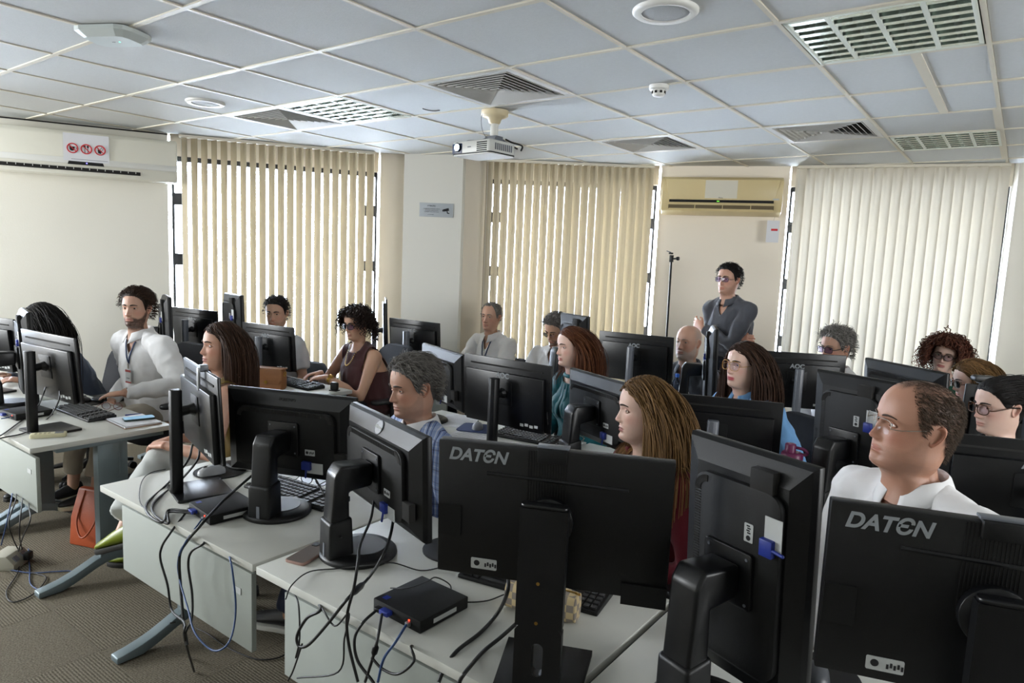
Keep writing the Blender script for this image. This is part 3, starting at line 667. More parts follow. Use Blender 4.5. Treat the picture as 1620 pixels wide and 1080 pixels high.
def strands(hd, line, n, length, K=12, thick=.006, lift=.5, grav=.5, comb=(0, .5, -.3), out=.3, curl=0.0, freq=60, r=.0022, zmin=None, face=True, part=None, seed=1, spread=.3, region=None, shoulder=None, spl=(.8, 1.15), taper=.35, pline=0.0, fade=0.0, down=(0, 0, -1)):
    """hair locks grown from the scalp: start lifted, combed, pulled by gravity, kept out of head and shoulders"""
    g = np.random.default_rng(seed); ph = g.uniform(-PI, PI, n*5); z = .12-.21*g.random(n*5)**1.25
    ok = z > hairline(line, ph)+.003
    if zmin is not None: ok &= z > zmin
    if region is not None: ok &= region(ph, z)
    ph, z = ph[ok][:n], z[ok][:n]; n = len(ph)
    P0 = hd.S(ph, np.minimum(z, .1185))
    if pline:
        npl = int(n*pline); yy = g.uniform(-.058, .085, npl); sd_ = np.where(g.random(npl) < .5, -1, 1)
        P0[:npl] = np.stack([(part or 0)+sd_*g.uniform(.001, .012, npl), yy, .03+.09*np.sqrt(np.clip(1-(yy/.0985)**2, 0, 1))], 1)
    N = unit3(P0-vec(0, 0, .005)); L = length*g.uniform(*spl, n)
    if fade: L = L*np.clip((P0[:, 2]+.03)/.12, fade, 1)
    p = P0+N*thick*g.uniform(.2, 1.0, n)[:, None]
    sg = np.sign(P0[:, 0]-(part if part is not None else 0)+1e-6)
    C = np.tile(np.array(comb, float), (n, 1)); C[:, 0] = C[:, 0]*sg+0
    C += unit3(P0*vec(1, 1, 0))*out+g.normal(0, spread, (n, 3)); C = unit3(C)
    d = unit3(N*lift+C*(1-lift)+1e-6); off = thick*g.uniform(.5, 1.25, n)
    Q = [p.copy()]; st = (L/(K-1))[:, None]
    for k in range(1, K):
        d = unit3(d*.62+C*.42*max(0, 1-k/(K*.5))+np.array(down)*grav*.42*(2*k/K+.15)); p = p+d*st
        phi = np.arctan2(p[:, 0], -p[:, 1]); zz = np.clip(p[:, 2], -.26, .119)
        R0 = hd.S(phi, zz); R = np.hypot(R0[:, 0], R0[:, 1]); rad = np.hypot(p[:, 0], p[:, 1])+1e-9
        need = R+off*np.clip(1.2-.0*rad, .5, 1.2)
        m_ = (rad < need) & (p[:, 2] < .03); sc = np.where(m_, need/rad, 1); p[:, 0] *= sc; p[:, 1] *= sc
        er = np.stack([.077*hd.width+off, np.where(p[:, 1] < 0, .098, .1)+off, .09+off], 1); q_ = (p-vec(0, 0, .03))/er; ql = np.linalg.norm(q_, axis=1)
        m_ = (ql < 1) & (p[:, 2] >= .03); p[m_] = (vec(0, 0, .03)+er*q_/(ql[:, None]+1e-9))[m_]
        if face:
            fz = (p[:, 2] < hairline(line, np.zeros(n))-.012) & (p[:, 1] < -.012)
            wz = hd.prof(np.clip(p[:, 2], -.125, .1))[2]
            bad = fz & (np.abs(p[:, 0]) < wz+.012)
            p[bad, 0] = np.sign(p[bad, 0]+1e-9*sg[bad])*(wz[bad]+.004); p[bad, 1] = np.maximum(p[bad, 1], np.clip(-.022-(p[bad, 2]*.5), -.06, -.012))
        if shoulder is not None:
            a, b, rr = shoulder; ab = b-a; t = np.clip(((p-a)@ab)/(ab@ab), 0, 1)[:, None]; c = a+t*ab; v = p-c; dl = np.linalg.norm(v, axis=1)
            m_ = dl < rr+off*.5; p[m_] = c[m_]+v[m_]/dl[m_][:, None]*(rr+off[m_]*.5)[:, None]
        Q.append(p.copy())
    Q = np.array(Q).transpose(1, 0, 2)
    if curl:
        s_ = np.linspace(0, 1, K)[None, :]*L[:, None]; phs = g.uniform(0, 2*PI, n)[:, None]; T = unit3(np.gradient(Q, axis=1))
        A = unit3(np.cross(T, vec(.3, .2, .9))); B = np.cross(T, A); am = curl*np.clip(np.linspace(0, 2, K), 0, 1)[None, :]
        Q = Q+(A*np.cos(freq*s_+phs)[..., None]+B*np.sin(freq*s_+phs)[..., None])*am[..., None]
        if face:
            for it in range(2):
                wz = hd.prof(np.clip(Q[..., 2], -.125, .1))[2]; bad = (Q[..., 2] < .07) & (Q[..., 2] > -.16) & (Q[..., 1] < -.03) & (np.abs(Q[..., 0]) < wz*.98)
                Q[..., 0] = np.where(bad, np.sign(P0[:, None, 0])*wz, Q[..., 0]); Q[..., 1] = np.where(bad, np.maximum(Q[..., 1], -.05), Q[..., 1])
    rr = r*g.uniform(.7, 1.3, n)[:, None]*np.interp(np.linspace(0, 1, K), [0, .15, .6, 1], [.7, 1, .85, taper])[None, :]
    T = unit3(np.gradient(Q, axis=1)); A = unit3(np.cross(T, unit3(Q-vec(0, 0, -.02)))); B = np.cross(T, A)
    V = []
    for j in range(3):
        th = 2*PI*j/3; V.append(Q+(A*math.cos(th)*1.5+B*math.sin(th)*.8)*rr[..., None])
    V = np.stack(V, 2).reshape(-1, 3)
    i0 = (np.arange(n)[:, None]*K+np.arange(K-1)[None, :]).ravel()*3; F = []
    for j in range(3):
        a, b = i0+j, i0+(j+1) % 3; F.append(np.stack([a, b, b+3, a+3], 1))
    cw = np.clip(g.beta(1.6, 1.6, n)[:, None]*.6+np.linspace(.0, .22, K)[None, :], 0, 1); cw = np.repeat(cw.reshape(-1), 3)
    return V, np.vstack(F).tolist(), cw
def merge(parts):
    V = []; F = []; o = 0
    for v, f in parts: V.append(np.asarray(v, float)); F += [tuple(int(i)+o for i in q) for q in f]; o += len(v)
    return np.vstack(V), F
def hair_mat(name, c, c2=None, rough=.45):
    """colour pair for hair; the mix of each lock is stored in the colour attribute"""
    return (np.array(lin(c)), np.array(lin(c2 or c)))
def hair_surface():
    M = bpy.data.materials.new('hair'); M.use_nodes = True; nt = M.node_tree; b = nt.nodes['Principled BSDF']
    a = nt.nodes.new('ShaderNodeVertexColor'); a.layer_name = 'Col'; nt.links.new(a.outputs[0], b.inputs['Base Color'])
    b.inputs['Roughness'].default_value = .62; b.inputs['Specular IOR Level'].default_value = .22
    tc = nt.nodes.new('ShaderNodeTexCoord'); n = nt.nodes.new('ShaderNodeTexNoise'); n.inputs['Scale'].default_value = 300
    bp = nt.nodes.new('ShaderNodeBump'); bp.inputs['Strength'].default_value = .35; bp.inputs['Distance'].default_value = .002
    nt.links.new(tc.outputs['Object'], n.inputs['Vector']); nt.links.new(n.outputs[0], bp.inputs['Height']); nt.links.new(bp.outputs[0], b.inputs['Normal'])
    return M
M_hair = hair_surface()
def remesh(mb, voxel, smooth=5, name='tmp'):
    o = mb.build(name, M_dark); a = o.modifiers.new('r', 'REMESH'); a.mode = 'VOXEL'; a.voxel_size = voxel
    b = o.modifiers.new('s', 'SMOOTH'); b.factor = .5; b.iterations = smooth
    dg = bpy.context.evaluated_depsgraph_get(); e = o.evaluated_get(dg); me = e.to_mesh()
    n = len(me.vertices); V = np.empty(n*3); me.vertices.foreach_get('co', V); N = np.empty(n*3); me.vertices.foreach_get('normal', N)
    F = [tuple(p.vertices) for p in me.polygons]; e.to_mesh_clear(); old = o.data; bpy.data.objects.remove(o); bpy.data.meshes.remove(old)
    return V.reshape(-1, 3), F, N.reshape(-1, 3)
def eloft(mb, C, rx, ry, X=(1, 0, 0), n=20):
    """rings with half-axes rx (along X) and ry, centres C"""
    C = np.array(C, float); X = unit(X); T = np.gradient(C, axis=0); V = []
    for i in range(len(C)):
        t = unit(T[i]); y = unit(np.cross(t, X)); x = np.cross(y, t)
        for j in range(n):
            a = 2*PI*j/n; V.append(C[i]+math.cos(a)*rx[i]*x+math.sin(a)*ry[i]*y)
    k = len(C); F = [(i*n+j, i*n+(j+1) % n, (i+1)*n+(j+1) % n, (i+1)*n+j) for i in range(k-1) for j in range(n)]
    F += [tuple(range(n-1, -1, -1)), tuple((k-1)*n+j for j in range(n))]; mb.add(V, F)
HANDS = {}
def hand(side, curl):
    """wrist at the origin, fingers to -y, palm to -z; side +1: thumb at +x"""
    key = (side, round(curl, 2))
    if key in HANDS: return HANDS[key]
    mb = MB(); eloft(mb, [(0, .02, 0), (0, 0, 0), (0, -.03, -.001), (0, -.06, -.002), (0, -.088, -.003), (0, -.097, -.003)], [.024, .027, .036, .041, .041, .034], [.019, .017, .016, .0145, .012, .009], (1, 0, 0), 16)
    for i, (x, L, r) in enumerate(((.030, .070, .0088), (.0105, .079, .0092), (-.0095, .073, .0088), (-.0285, .057, .0078))):
        p = vec(x*1.0, -.078, -.003); a = .12+.15*curl; sp = x*1.6; pts = [p]
        for k, fr in enumerate((.2, .46, .30, .24)):
            dv = vec(math.sin(sp)*math.cos(a), -math.cos(a)*math.cos(sp), -math.sin(a)); p = p+dv*L*fr; pts.append(p); a += curl*(.75 if k else .45)
        mb.tube(spline(pts, 3), np.interp(np.linspace(0, 1, 13), [0, .5, 1], [r*1.08, r, r*.8]), 8); mb.ell(pts[-1], (r*.8,)*3, None, 8, 6)
    q = [vec(.022, -.022, -.006), vec(.042, -.042, -.014), vec(.054, -.068, -.020-.010*curl), vec(.056-.012*curl, -.094, -.024-.014*curl)]
    mb.tube(spline(q, 3), np.interp(np.linspace(0, 1, 10), [0, .4, 1], [.015, .0115, .0085]), 8); mb.ell(q[-1], (.0085,)*3, None, 8, 6)
    if side < 0: mb.v = [(-a, b, c) for a, b, c in mb.v]
    V, F, N = remesh(mb, .0042, 2); HANDS[key] = (V, F); return V, F
def ik(a, c, l1, l2, pole):
    v = c-a; D = np.linalg.norm(v)
    if D > (l1+l2)*.995: c = a+v/D*(l1+l2)*.995; v = c-a; D = np.linalg.norm(v)
    x = (l1*l1-l2*l2+D*D)/(2*D); h = math.sqrt(max(0, l1*l1-x*x)); u = v/D; p = np.array(pole, float); p = unit(p-u*(p@u))
    return a+u*x+p*h, c
def shoe(parent, ankle, yaw, mt, sole, size=1.0, heel=.0, pitch=0.0, slip=False):
    L = .26*size; ys = np.array([.06, .055, .02, -.05, -.11, -.16, -.19, -.2])*size
    rx = np.array([.02, .031, .035, .036, .043, .040, .026, .006])*size; top = np.array([.07, .095, .09, .078, .055, .042, .032, .02])*size
    V = []; n = 14
    for y, r, h in zip(ys, rx, top):
        for j in range(n):
            a = 2*PI*j/n; V.append((r*math.cos(a)*(1 if math.sin(a) < .3 else .85), y, .018+h/2*(1+math.sin(a)*(1 if math.sin(a) > 0 else .95))-.0))
    k = len(ys); F = [(i*n+j, i*n+(j+1) % n, (i+1)*n+(j+1) % n, (i+1)*n+j) for i in range(k-1) for j in range(n)]+[tuple(range(n-1, -1, -1)), tuple((k-1)*n+j for j in range(n))]
    R = rotz(yaw)@rotx(pitch); off = np.array(ankle)-R@vec(0, .0, .085)
    mb = MB(); mb.add(np.array(V)@R.T+off, F); o = mb.build('shoe', mt, parent, smooth=True, sub=1)
    out = [(r*1.06*sx, y) for sx, seq in ((1, range(k)), (-1, range(k-1, -1, -1))) for y, r in ((ys[i], rx[i]) for i in seq)]
    mb = MB(); mb.prism(out, 0, .024); mb.v = [tuple(R@np.array(v)+off) for v in mb.v]; s_ = mb.build('sole', sole, o, bevel=.004)
    return o
SK = dict(light=vec(.62, .40, .31), mid=vec(.50, .30, .215), tan=vec(.42, .24, .165), pale=vec(.66, .45, .37))
def glasses(parent, hd, M, frame, shape='rect', r=.0013, w_=.0265, h=.019, tint=None, half=False):
    """M maps head-local points to parent-local"""
    def T(P): return (np.asarray(P, float)@M[:3, :3].T+M[:3, 3])
    g = bpy.data.objects.new('eyeglasses', None); COL.objects.link(g); g.parent = parent
    zc = -.004; F0 = float(hd.front(0.0, .004))+.010; wr = M_lens if tint is None else tint
    frames = MB()
    for sx in (-1, 1):
        pts = []
        for a in np.linspace(0, 2*PI, 28, endpoint=False):
            e = .55 if shape == 'rect' else .8 if shape == 'soft' else 1.0
            x = sx*.033+w_*math.copysign(abs(math.cos(a))**e, math.cos(a)); z = zc+h*math.copysign(abs(math.sin(a))**e, math.sin(a))
            if shape == 'cat': z += .004*max(0, (x*sx-.033)/w_)
            pts.append((x, -(F0-4.2*max(0, abs(x)-.01)**2), z))
        pts = np.array(pts)
        mb = MB(); c = pts.mean(0); mb.add(np.vstack([pts, [c+vec(0, -.001, 0)]]), [(i, (i+1) % 28, 28) for i in range(28)]); mb.v = [tuple(p) for p in T(np.array(mb.v))]
        mb.build('lens', wr, g)
        if half: q = pts[[i for i in range(0, 15)]]; frames.tube(T(q), r, 6)
        else: frames.tube(T(np.vstack([pts, pts[:1]])), r, 6)
        hx = sx*(.033+w_)
        ee = pts[0] if sx > 0 else pts[14]
        frames.tube(T(spline([ee, (sx*.073, -(F0-.03), zc+.002), (sx*.078, -.03, .006), (sx*.0775, .006, .012), (sx*.074, .03, -.005)], 5)), r*1.1, 6)
    frames.tube(T(spline([(-.0095, -F0+.0005, zc+.004), (0, -F0-.002, zc+.008), (.0095, -F0+.0005, zc+.004)], 4)), r, 6)
    frames.build('frame', frame, g, smooth=True)
    return g
def fabric(name, c, sc=900, b=.12, var=.04, rough=.85, sheen=.15):
    return mat(name, c, rough, bump=(sc, b), var=(25, var), spec=.2, sheen=sheen)
def fold_noise(V, amp, seed):
    """soft drapery folds"""
    a = vnoise(V*vec(1.0, 1.0, .6), 11, seed); b = vnoise(V*vec(1, 1, .8), 26, seed+3)
    return amp*((1-np.abs(a)*3.0)*.8+b*.5)
def person(label, head, seat, byaw, look, skin='mid', sex='m', hd=None, hair=None, line='m', hairc=None, shirt=None, sleeve='long', neckcut='v', collar=None, pants=None, bulk=1.0,
           hands=None, stand=False, shoes=None, lipc=None, stubble=None, brows='241a14', iris='brown', gaze=0.0, feet=None, buttons=None, tuck=0.0, browr=1.0, shsc=1.0, scalp=None, bag=None, foldamp=.008, headscale=None, legs=None, bust=0.0, knee=None, lean=0.0):
    hd = hd or Head(); byaw = math.radians(byaw); hs = headscale or (1.0 if sex == 'm' else .95)
    Rb = rotz(byaw); base = vec(seat[0], seat[1], 0)
    toL = lambda p: Rb.T@(np.asarray(p, float)-base)
    hc = toL(head); ly, lp, lr = map(math.radians, look)
    Rh = rotz(ly-byaw)@rotx(lp)@roty(lr)     # head turn, nod (positive = down), tilt
    M = np.eye(4); M[:3, :3] = Rh*hs; M[:3, 3] = hc
    T = lambda P: np.asarray(P, float)@M[:3, :3].T+M[:3, 3]
    Rn = rotz((ly-byaw)*.5)
    neck = hc+Rn@vec(0, .024, -.137)*hs+Rh@vec(0, 0, -.02); sc = neck+vec(0, .012, -.036)
    hipz = .955*shsc if stand else .535
    pel = vec(0, 0, hipz); k = 1.0 if sex == 'm' else .9
    sh = {s: sc+vec(s*.180*k*shsc, .005, -.046) for s in (-1, 1)}
    hands = hands or {}
    hip = {s: pel+vec(s*.085, 0, 0) for s in (-1, 1)}
    if stand: ank = {s: vec(s*.11, .0, .085) for s in (-1, 1)}; kn = {s: (hip[s]+ank[s])/2+vec(0, -.02, .01) for s in (-1, 1)}
    else:
        ank = feet or {s: vec(s*.13, -.40, .085) for s in (-1, 1)}
        kn = knee or {}
        for s in (-1, 1):
            if s not in kn: kn[s], _ = ik(hip[s], np.array(ank[s], float), .43, .425, (s*.1, -.5, 1))
    wr, el, hr = {}, {}, {}
    for s in (-1, 1):
        h_ = hands.get(s) or dict(p=kn[s]*.55+hip[s]*.45+vec(0, 0, .105), curl=.5)
        if 'w' in h_: h_['p'] = toL(h_['w'])
        el[s], wr[s] = ik(sh[s], np.array(h_['p'], float), .285*shsc, .255*shsc, h_.get('pole', (s*.5, .5, -.8)))
        f = unit(h_.get('dir', unit(wr[s]-el[s])*vec(1, 1, .5))); up = np.array(h_.get('up', (s*.2, 0, 1)), float); up = unit(up-f*(up@f)); xx = np.cross(up, -f)*-1
        xx = np.cross(-f, up); hr[s] = (np.stack([xx, -f, up], 1), h_.get('curl', .5))
    tt = np.array([-.12, 0, .2, .42, .62, .8, .93, 1.02]); mid = pel+(sc-pel)*.45+vec(0, .035-.02*lean, 0)
    def spine(t): t = np.asarray(t)[:, None]; return (1-t)**2*pel+2*t*(1-t)*mid+t*t*sc
    RXm = [.13, .165, .155, .16, .172, .165, .125, .07]; RYm = [.09, .125, .118, .117, .118, .10, .078, .06]
    RXf = [.13, .165, .142, .136, .148, .142, .105, .058]; RYf = [.09, .12, .105, .10, .105, .088, .068, .052]
    RX, RY = (np.array(RXm), np.array(RYm)) if sex == 'm' else (np.array(RXf), np.array(RYf))
    bl = np.array([1, 1, 1, 1, .8, .5, .25, 0]); belly = 1+(bulk-1)*bl; shx = (1+(shsc-1)*.8)
    def torso(mb, g, lo=0):
        eloft(mb, spine(tt[lo:]), (RX*belly*shx+g)[lo:], (RY*belly*shx+g*.9)[lo:])
        for s in (-1, 1):
            mb.tube([sc+vec(s*.03, .006, .012), sc+vec(s*.075, .006, -.014), sc+vec(s*.125, .006, -.034), sh[s]+vec(0, 0, .002)], [.044*k+g, .05*k+g, .05*k+g, .05*k*shsc+g], 12); mb.ell(sh[s]+vec(0, 0, -.012), ((.052*k*shsc+g), .054*k*shsc+g, .064*k*shsc+g))
            if bust: mb.ell(spine([.64])[0]+vec(s*.058, -.062, 0), (.085+g, .055+bust+g, .075+g))
    body = MB(); torso(body, .001)
    eloft(body, [neck+vec(0, .005, -.05), neck+vec(0, .0, .0), hc*.45+neck*.55], [.058*k, .052*k, .048*k], [.058*k, .05*k, .048*k])
    for s in (-1, 1):
        body.tube([sh[s], sh[s]*.6+el[s]*.4, el[s], el[s]*.6+wr[s]*.4, wr[s]], np.array([.05, .045, .038, .036, .024])*k*(shsc if sex == 'm' else 1)*(1+(bulk-1)*.5), 12); body.ell(el[s], (.037*k,)*3); body.ell(wr[s], (.024*k,)*3)
        body.tube([hip[s], kn[s]], [.07, .05], 12); body.tube([kn[s], kn[s]*.65+ank[s]*.35, ank[s]-vec(0, 0, .03)], [.048, .05, .034], 12); body.ell(kn[s], (.05,)*3)
    bv, bf, bn = remesh(body, .0125, 4)
    hv, hf = hd.mesh(); parts = [(bv, bf)]; sk = SK[skin] if isinstance(skin, str) else np.array(skin); cols = [np.tile(sk, (len(bv), 1))]
    # head colours: lips, cheeks, beard or stubble, shaved scalp
    c = np.tile(sk, (len(hv), 1)); x, y, z = hv.T; ph = np.arctan2(x, -y); fr = y < -.03
    nzv = vnoise(hv, 30, 3)
    c *= (1+.05*nzv)[:, None]
    bl_ = np.exp(-((np.abs(x)-.045)/.02)**2-((z+.03)/.02)**2)*fr+.8*np.exp(-(x/.014)**2-((z+.037)/.012)**2)*fr; c = c*(1-.16*bl_[:, None]*vec(0, 1, 1))
    lp_ = np.clip(1.5*np.exp(-(x/.0235)**6-((z+.072)/.0092)**4), 0, 1)*fr
    lc = np.array(lin(lipc)) if lipc else sk*vec(.78, .55, .55)
    c = c*(1-lp_[:, None]*.85)+lc*lp_[:, None]*.85
    if stubble:
        sc_, am = np.array(lin(stubble[0])), stubble[1]
        bz = np.interp(np.degrees(np.abs(ph)), [0, 18, 35, 50, 66, 80, 95], [-.052, -.053, -.062, -.055, -.035, -.0, -.02]); bm_ = np.clip((bz-z)/.010, 0, 1)*np.clip((z+.150)/.025, 0, 1)*(np.degrees(np.abs(ph)) < 88)
        bm_ = bm_*(1-np.clip(lp_*1.4, 0, 1))*np.clip(1+.5*vnoise(hv, 90, 8), 0, 1); c = c*(1-am*bm_[:, None])+sc_*am*bm_[:, None]
    if scalp:
        sc_, am, ln = np.array(lin(scalp[0])), scalp[1], scalp[2]; m_ = np.clip((z-hairline(ln, ph))/.012, 0, 1)*(1 if len(scalp) < 4 else np.clip((np.degrees(np.abs(ph))-scalp[3])/25, 0, 1)*np.clip((.105-z)/.02, 0, 1)); m_ = m_*(1+.3*vnoise(hv, 160, 4))
        c = c*(1-am*m_[:, None])+sc_*am*m_[:, None]
    parts.append((T(hv), hf)); cols.append(c)
    for s in (-1, 1):
        ev, ef = ear(s); parts.append((T(ev), ef)); cols.append(np.tile(sk*vec(1, .84, .8), (len(ev), 1)))
        # lids
        for v, up_ in ((1, 1), (-1, 0)):
            us = np.linspace(-1, 1, 13); pts = [(s*.031+.0156*u, -(float(hd.front(.031, .001))+.0062-(.0156*u)**2*30), .001+v*(.0072 if up_ else .0056)*(1-u*u)**.7-.0) for u in us]
            mb = MB(); mb.tube(pts, [.0014+.0009*(1-u*u) for u in us], 6); parts.append((T(mb.v), mb.f)); cols.append(np.tile(sk*vec(.92, .85, .83), (len(mb.v), 1)))
        Vh, Fh = hand(-s, hr[s][1]); Rr = hr[s][0]; parts.append(((Vh*k**.5)@Rr.T+wr[s], Fh)); cols.append(np.tile(sk*vec(1, .93, .9), (len(Vh), 1)))
    V, F = merge(parts)
    o = mobj('person', arr_mesh('person', V, F, M_skin, np.vstack(cols)))
    o.location = base; o.rotation_euler = (0, 0, byaw); tag(o, label, 'person')
    # eyes, lashes, brows
    mbw = MB()
    for s in (-1, 1):
        F0 = float(hd.front(.031, .001)); Vg = []; nu, nv = 25, 11; mi = []
        for i in range(nv):
            for j in range(nu):
                u = j/(nu-1)*2-1; v = i/(nv-1)*2-1; dx = .0152*u; dz = (.0070 if v > 0 else .0054)*v*(1-u*u)**.7
                Vg.append((s*.031+dx, -(F0+.0052-.021+math.sqrt(.021**2-dx*dx-dz*dz)), .001+dz))
        Fg = [(i*nu+j, i*nu+j+1, (i+1)*nu+j+1, (i+1)*nu+j) for i in range(nv-1) for j in range(nu-1)]
        for f in Fg:
            cc = np.mean([Vg[q] for q in f], 0); rr = math.hypot(cc[0]-s*.031-gaze, cc[2]-.0015); mi.append(2 if rr < .0026 else 1 if rr < .0064 else 0)
        mobj('eye', arr_mesh('eye', T(Vg), Fg, [M_eye_w, M_iris[iris], M_pupil], mi=mi), o)
        us = np.linspace(0, 1, 9); bx = .0125+.036*us; bz = .0195+.0055*np.sin(us*2.3)-.004*us**2
        mb = MB(); mb.tube(T([(s*a, -(float(hd.front(a, b))+.0004), b) for a, b in zip(bx, bz)]), .0042*browr*np.interp(us, [0, .3, 1], [.75, 1, .4]), 6); mb.build('eyebrow', mat('brow_'+brows, brows, .7), o, smooth=True)
        mb = MB(); uu = np.linspace(-1, 1, 11); mb.tube(T([(s*.031+.0156*u, -(F0+.0068-(.0156*u)**2*30), .001+.0064*(1-u*u)**.7) for u in uu]), .0008 if sex == 'm' else .0012, 5); mb.build('eyelash', mat('lash', '17110e', .7), o)
    # hair
    if hair:
        cut = T(vec(0, 0, 0))
        shl = ((np.array([sh[-1], sh[1]])+vec(0, .0, .0)-M[:3, 3])@np.linalg.inv(M[:3, :3]).T); hp = []
        for kind, kw in hair:
            if kind == 'cap': hp.append(cap_mesh(hd, line, **kw))
            else:
                kw = dict(kw); kw['down'] = Rh.T@vec(0, 0, -1)
                if kw.pop('sh', False): kw['shoulder'] = (shl[0], shl[1], .078)
                hp.append(strands(hd, line, **kw))
        v_, f_ = merge([q[:2] for q in hp]); cw = np.concatenate([q[2] for q in hp])[:, None]
        mobj('hair', arr_mesh('hair', T(v_), f_, M_hair, hairc[0]*(1-cw)+hairc[1]*cw), o)
    # upper garment
    if shirt:
        mb = MB(); g = .012; torso(mb, g)
        for s in (-1, 1):
            w1 = np.array([.058, .056, .05])*k*(shsc if sex == 'm' else 1)*(1+(bulk-1)*.5)
            if sleeve == 'long': mb.tube([sh[s], sh[s]*.55+el[s]*.45, el[s], el[s]*.55+wr[s]*.45, wr[s]*.94+el[s]*.06], [*(w1+.004), .049*k, .037*k], 14); mb.ell(el[s], (.053*k,)*3)
            elif sleeve == 'short': mb.tube([sh[s], sh[s]*.65+el[s]*.35, sh[s]*.3+el[s]*.7], [w1[0]+.006, w1[1]+.012, w1[2]+.016], 14)
            elif sleeve == 'rolled': mb.tube([sh[s], sh[s]*.55+el[s]*.45, el[s], el[s]*.7+wr[s]*.3], [*(w1+.004), .05*k], 14); mb.ell(el[s], (.053*k,)*3)
        v_, f_, n_ = remesh(mb, .0095, 5, 'shirt')
        v_ = v_+n_*fold_noise(v_, foldamp, len(label))[:, None]
        nb = neck+vec(0, .0, -.008); dxy = np.hypot(v_[:, 0]-nb[0], (v_[:, 1]-nb[1]))
        kill = (dxy < .062*k+(.0 if sex == 'm' else .004)) & (v_[:, 2] > nb[2]-.035)
        if neckcut == 'v': dz = nb[2]-.02-v_[:, 2]; kill |= (np.abs(v_[:, 0]-nb[0]) < .05*(1-dz/.11)) & (dz > -.06) & (dz < .11) & (v_[:, 1] < nb[1]-.015)
        elif neckcut == 'deep': dz = nb[2]-v_[:, 2]; kill |= (np.abs(v_[:, 0]-nb[0]) < .085*(1-dz/.13)) & (dz > -.06) & (dz < .13) & (v_[:, 1] < nb[1]+.03)
        elif neckcut == 'round': kill |= (((v_[:, 0]-nb[0])/.085)**2+((v_[:, 1]-nb[1]+.035)/.085)**2+((v_[:, 2]-nb[2]+.0)/.06)**2 < 1)
        if sleeve == 'none':
            for s in (-1, 1): kill |= ((v_[:, 0]-sh[s][0])*s > -.028) & (v_[:, 2] > sh[s][2]-.10+0*v_[:, 2])
        if stand is False: kill |= v_[:, 2] < pel[2]-.02
        idx = np.cumsum(~kill)-1; f_ = [tuple(idx[q] for q in f) for f in f_ if not any(kill[q] for q in f)]
        v_ = v_[~kill]; cnt = {}
        for f in f_:
            for a_, b_ in zip(f, f[1:]+f[:1]): kk = (min(a_, b_), max(a_, b_)); cnt[kk] = cnt.get(kk, 0)+1
        nb_ = {}
        for (a_, b_), c_ in cnt.items():
            if c_ == 1: nb_.setdefault(a_, []).append(b_); nb_.setdefault(b_, []).append(a_)
        for _ in range(10):
            new = {a_: v_[q].mean(0)*.5+v_[a_]*.5 for a_, q in nb_.items()}
            for a_, p_ in new.items(): v_[a_] = p_
        so = mobj('shirt' if sleeve != 'none' else 'blouse', arr_mesh('shirt', v_, f_, shirt), o)
        md = so.modifiers.new('solid', 'SOLIDIFY'); md.thickness = .0035; md.offset = 1
        if collar:
            G = []; nr = .064 if sex == 'm' else .056; aa = np.linspace(math.radians(14), math.radians(346), 41)
            for hrow, (dr, dz) in enumerate(((.0, -.004), (.001, .028), (.004, .033), (.010, .026), (.019, .004), (.026, -.012))):
                row = []
                for a in aa:
                    fa = max(0, 1-min(a, 2*PI-a)/math.radians(75)); ext = fa*(.032 if hrow == 5 else .012 if hrow == 4 else 0)
                    rr = nr+dr+ext*.25; low = -fa*.028; dirx = math.sin(a); diry = -math.cos(a)
                    row.append((nb[0]+rr*dirx*(1+fa*.15*(hrow > 3)), nb[1]+rr*diry*1.02+.004-(ext*.35), nb[2]+dz+low-ext*.9+(.012 if diry > 0 else 0)*(diry)))
                G.append(row)
            mb = MB(); mb.grid(G); mb.build('collar', collar, o, smooth=True, solid=.003)
        if buttons:
            for i in range(4):
                dz = .125+.075*i; zt = nb[2]-dz
                cand = v_[(v_[:, 1] < nb[1]) & (np.abs(v_[:, 0]-nb[0]) < .02) & (np.abs(v_[:, 2]-zt) < .012)]
                if len(cand): yb = cand[:, 1].min(); mb = MB(); mb.lathe([(.0055, 0), (.0055, .002), (.003, .0026)], (nb[0], yb-.003, zt), 10, rotx(PI/2)); mb.build('button', buttons, o)
    if pants:
        mb = MB(); g = .014; eloft(mb, spine([-.14, -.05, .06, .16+tuck]), [.12, .165*bulk+.01, .168*bulk+.008, .155*bulk+.006], [.09, .122*bulk+.01, .124*bulk+.008, .116*bulk+.006])
        for s in (-1, 1):
            mb.tube([hip[s]+vec(0, .02, 0), hip[s]*.5+kn[s]*.5, kn[s]], [.095*bulk, .085*bulk**.5, .066], 14); mb.ell(kn[s], (.067,)*3)
            a2 = ank[s]+vec(0, 0, .02 if not legs else legs); mb.tube([kn[s], kn[s]*.6+a2*.4, a2], [.066, .064, .056], 14)
        v_, f_, n_ = remesh(mb, .0115, 5, 'trousers'); v_ = v_+n_*fold_noise(v_, .006, 11)[:, None]
        mobj('trousers', arr_mesh('trousers', v_, f_, pants), o)
        if shoes:
            for s in (-1, 1):
                fd = ank[s]-kn[s]; shoe(o, ank[s]-vec(0, 0, 0), math.atan2(fd[0], 1e3)+s*.12 if not isinstance(shoes, dict) else shoes['yaw'][s], shoes[0] if not isinstance(shoes, dict) else shoes['m'], shoes[1] if not isinstance(shoes, dict) else shoes['s'], 1.0 if sex == 'm' else .9, pitch=0 if not isinstance(shoes, dict) else shoes['pitch'][s])
    return dict(o=o, T=T, M=M, hd=hd, neck=neck, sc=sc, sh=sh, wr=wr, el=el, hr=hr, kn=kn, ank=ank, spine=spine, toL=toL, Rh=Rh)
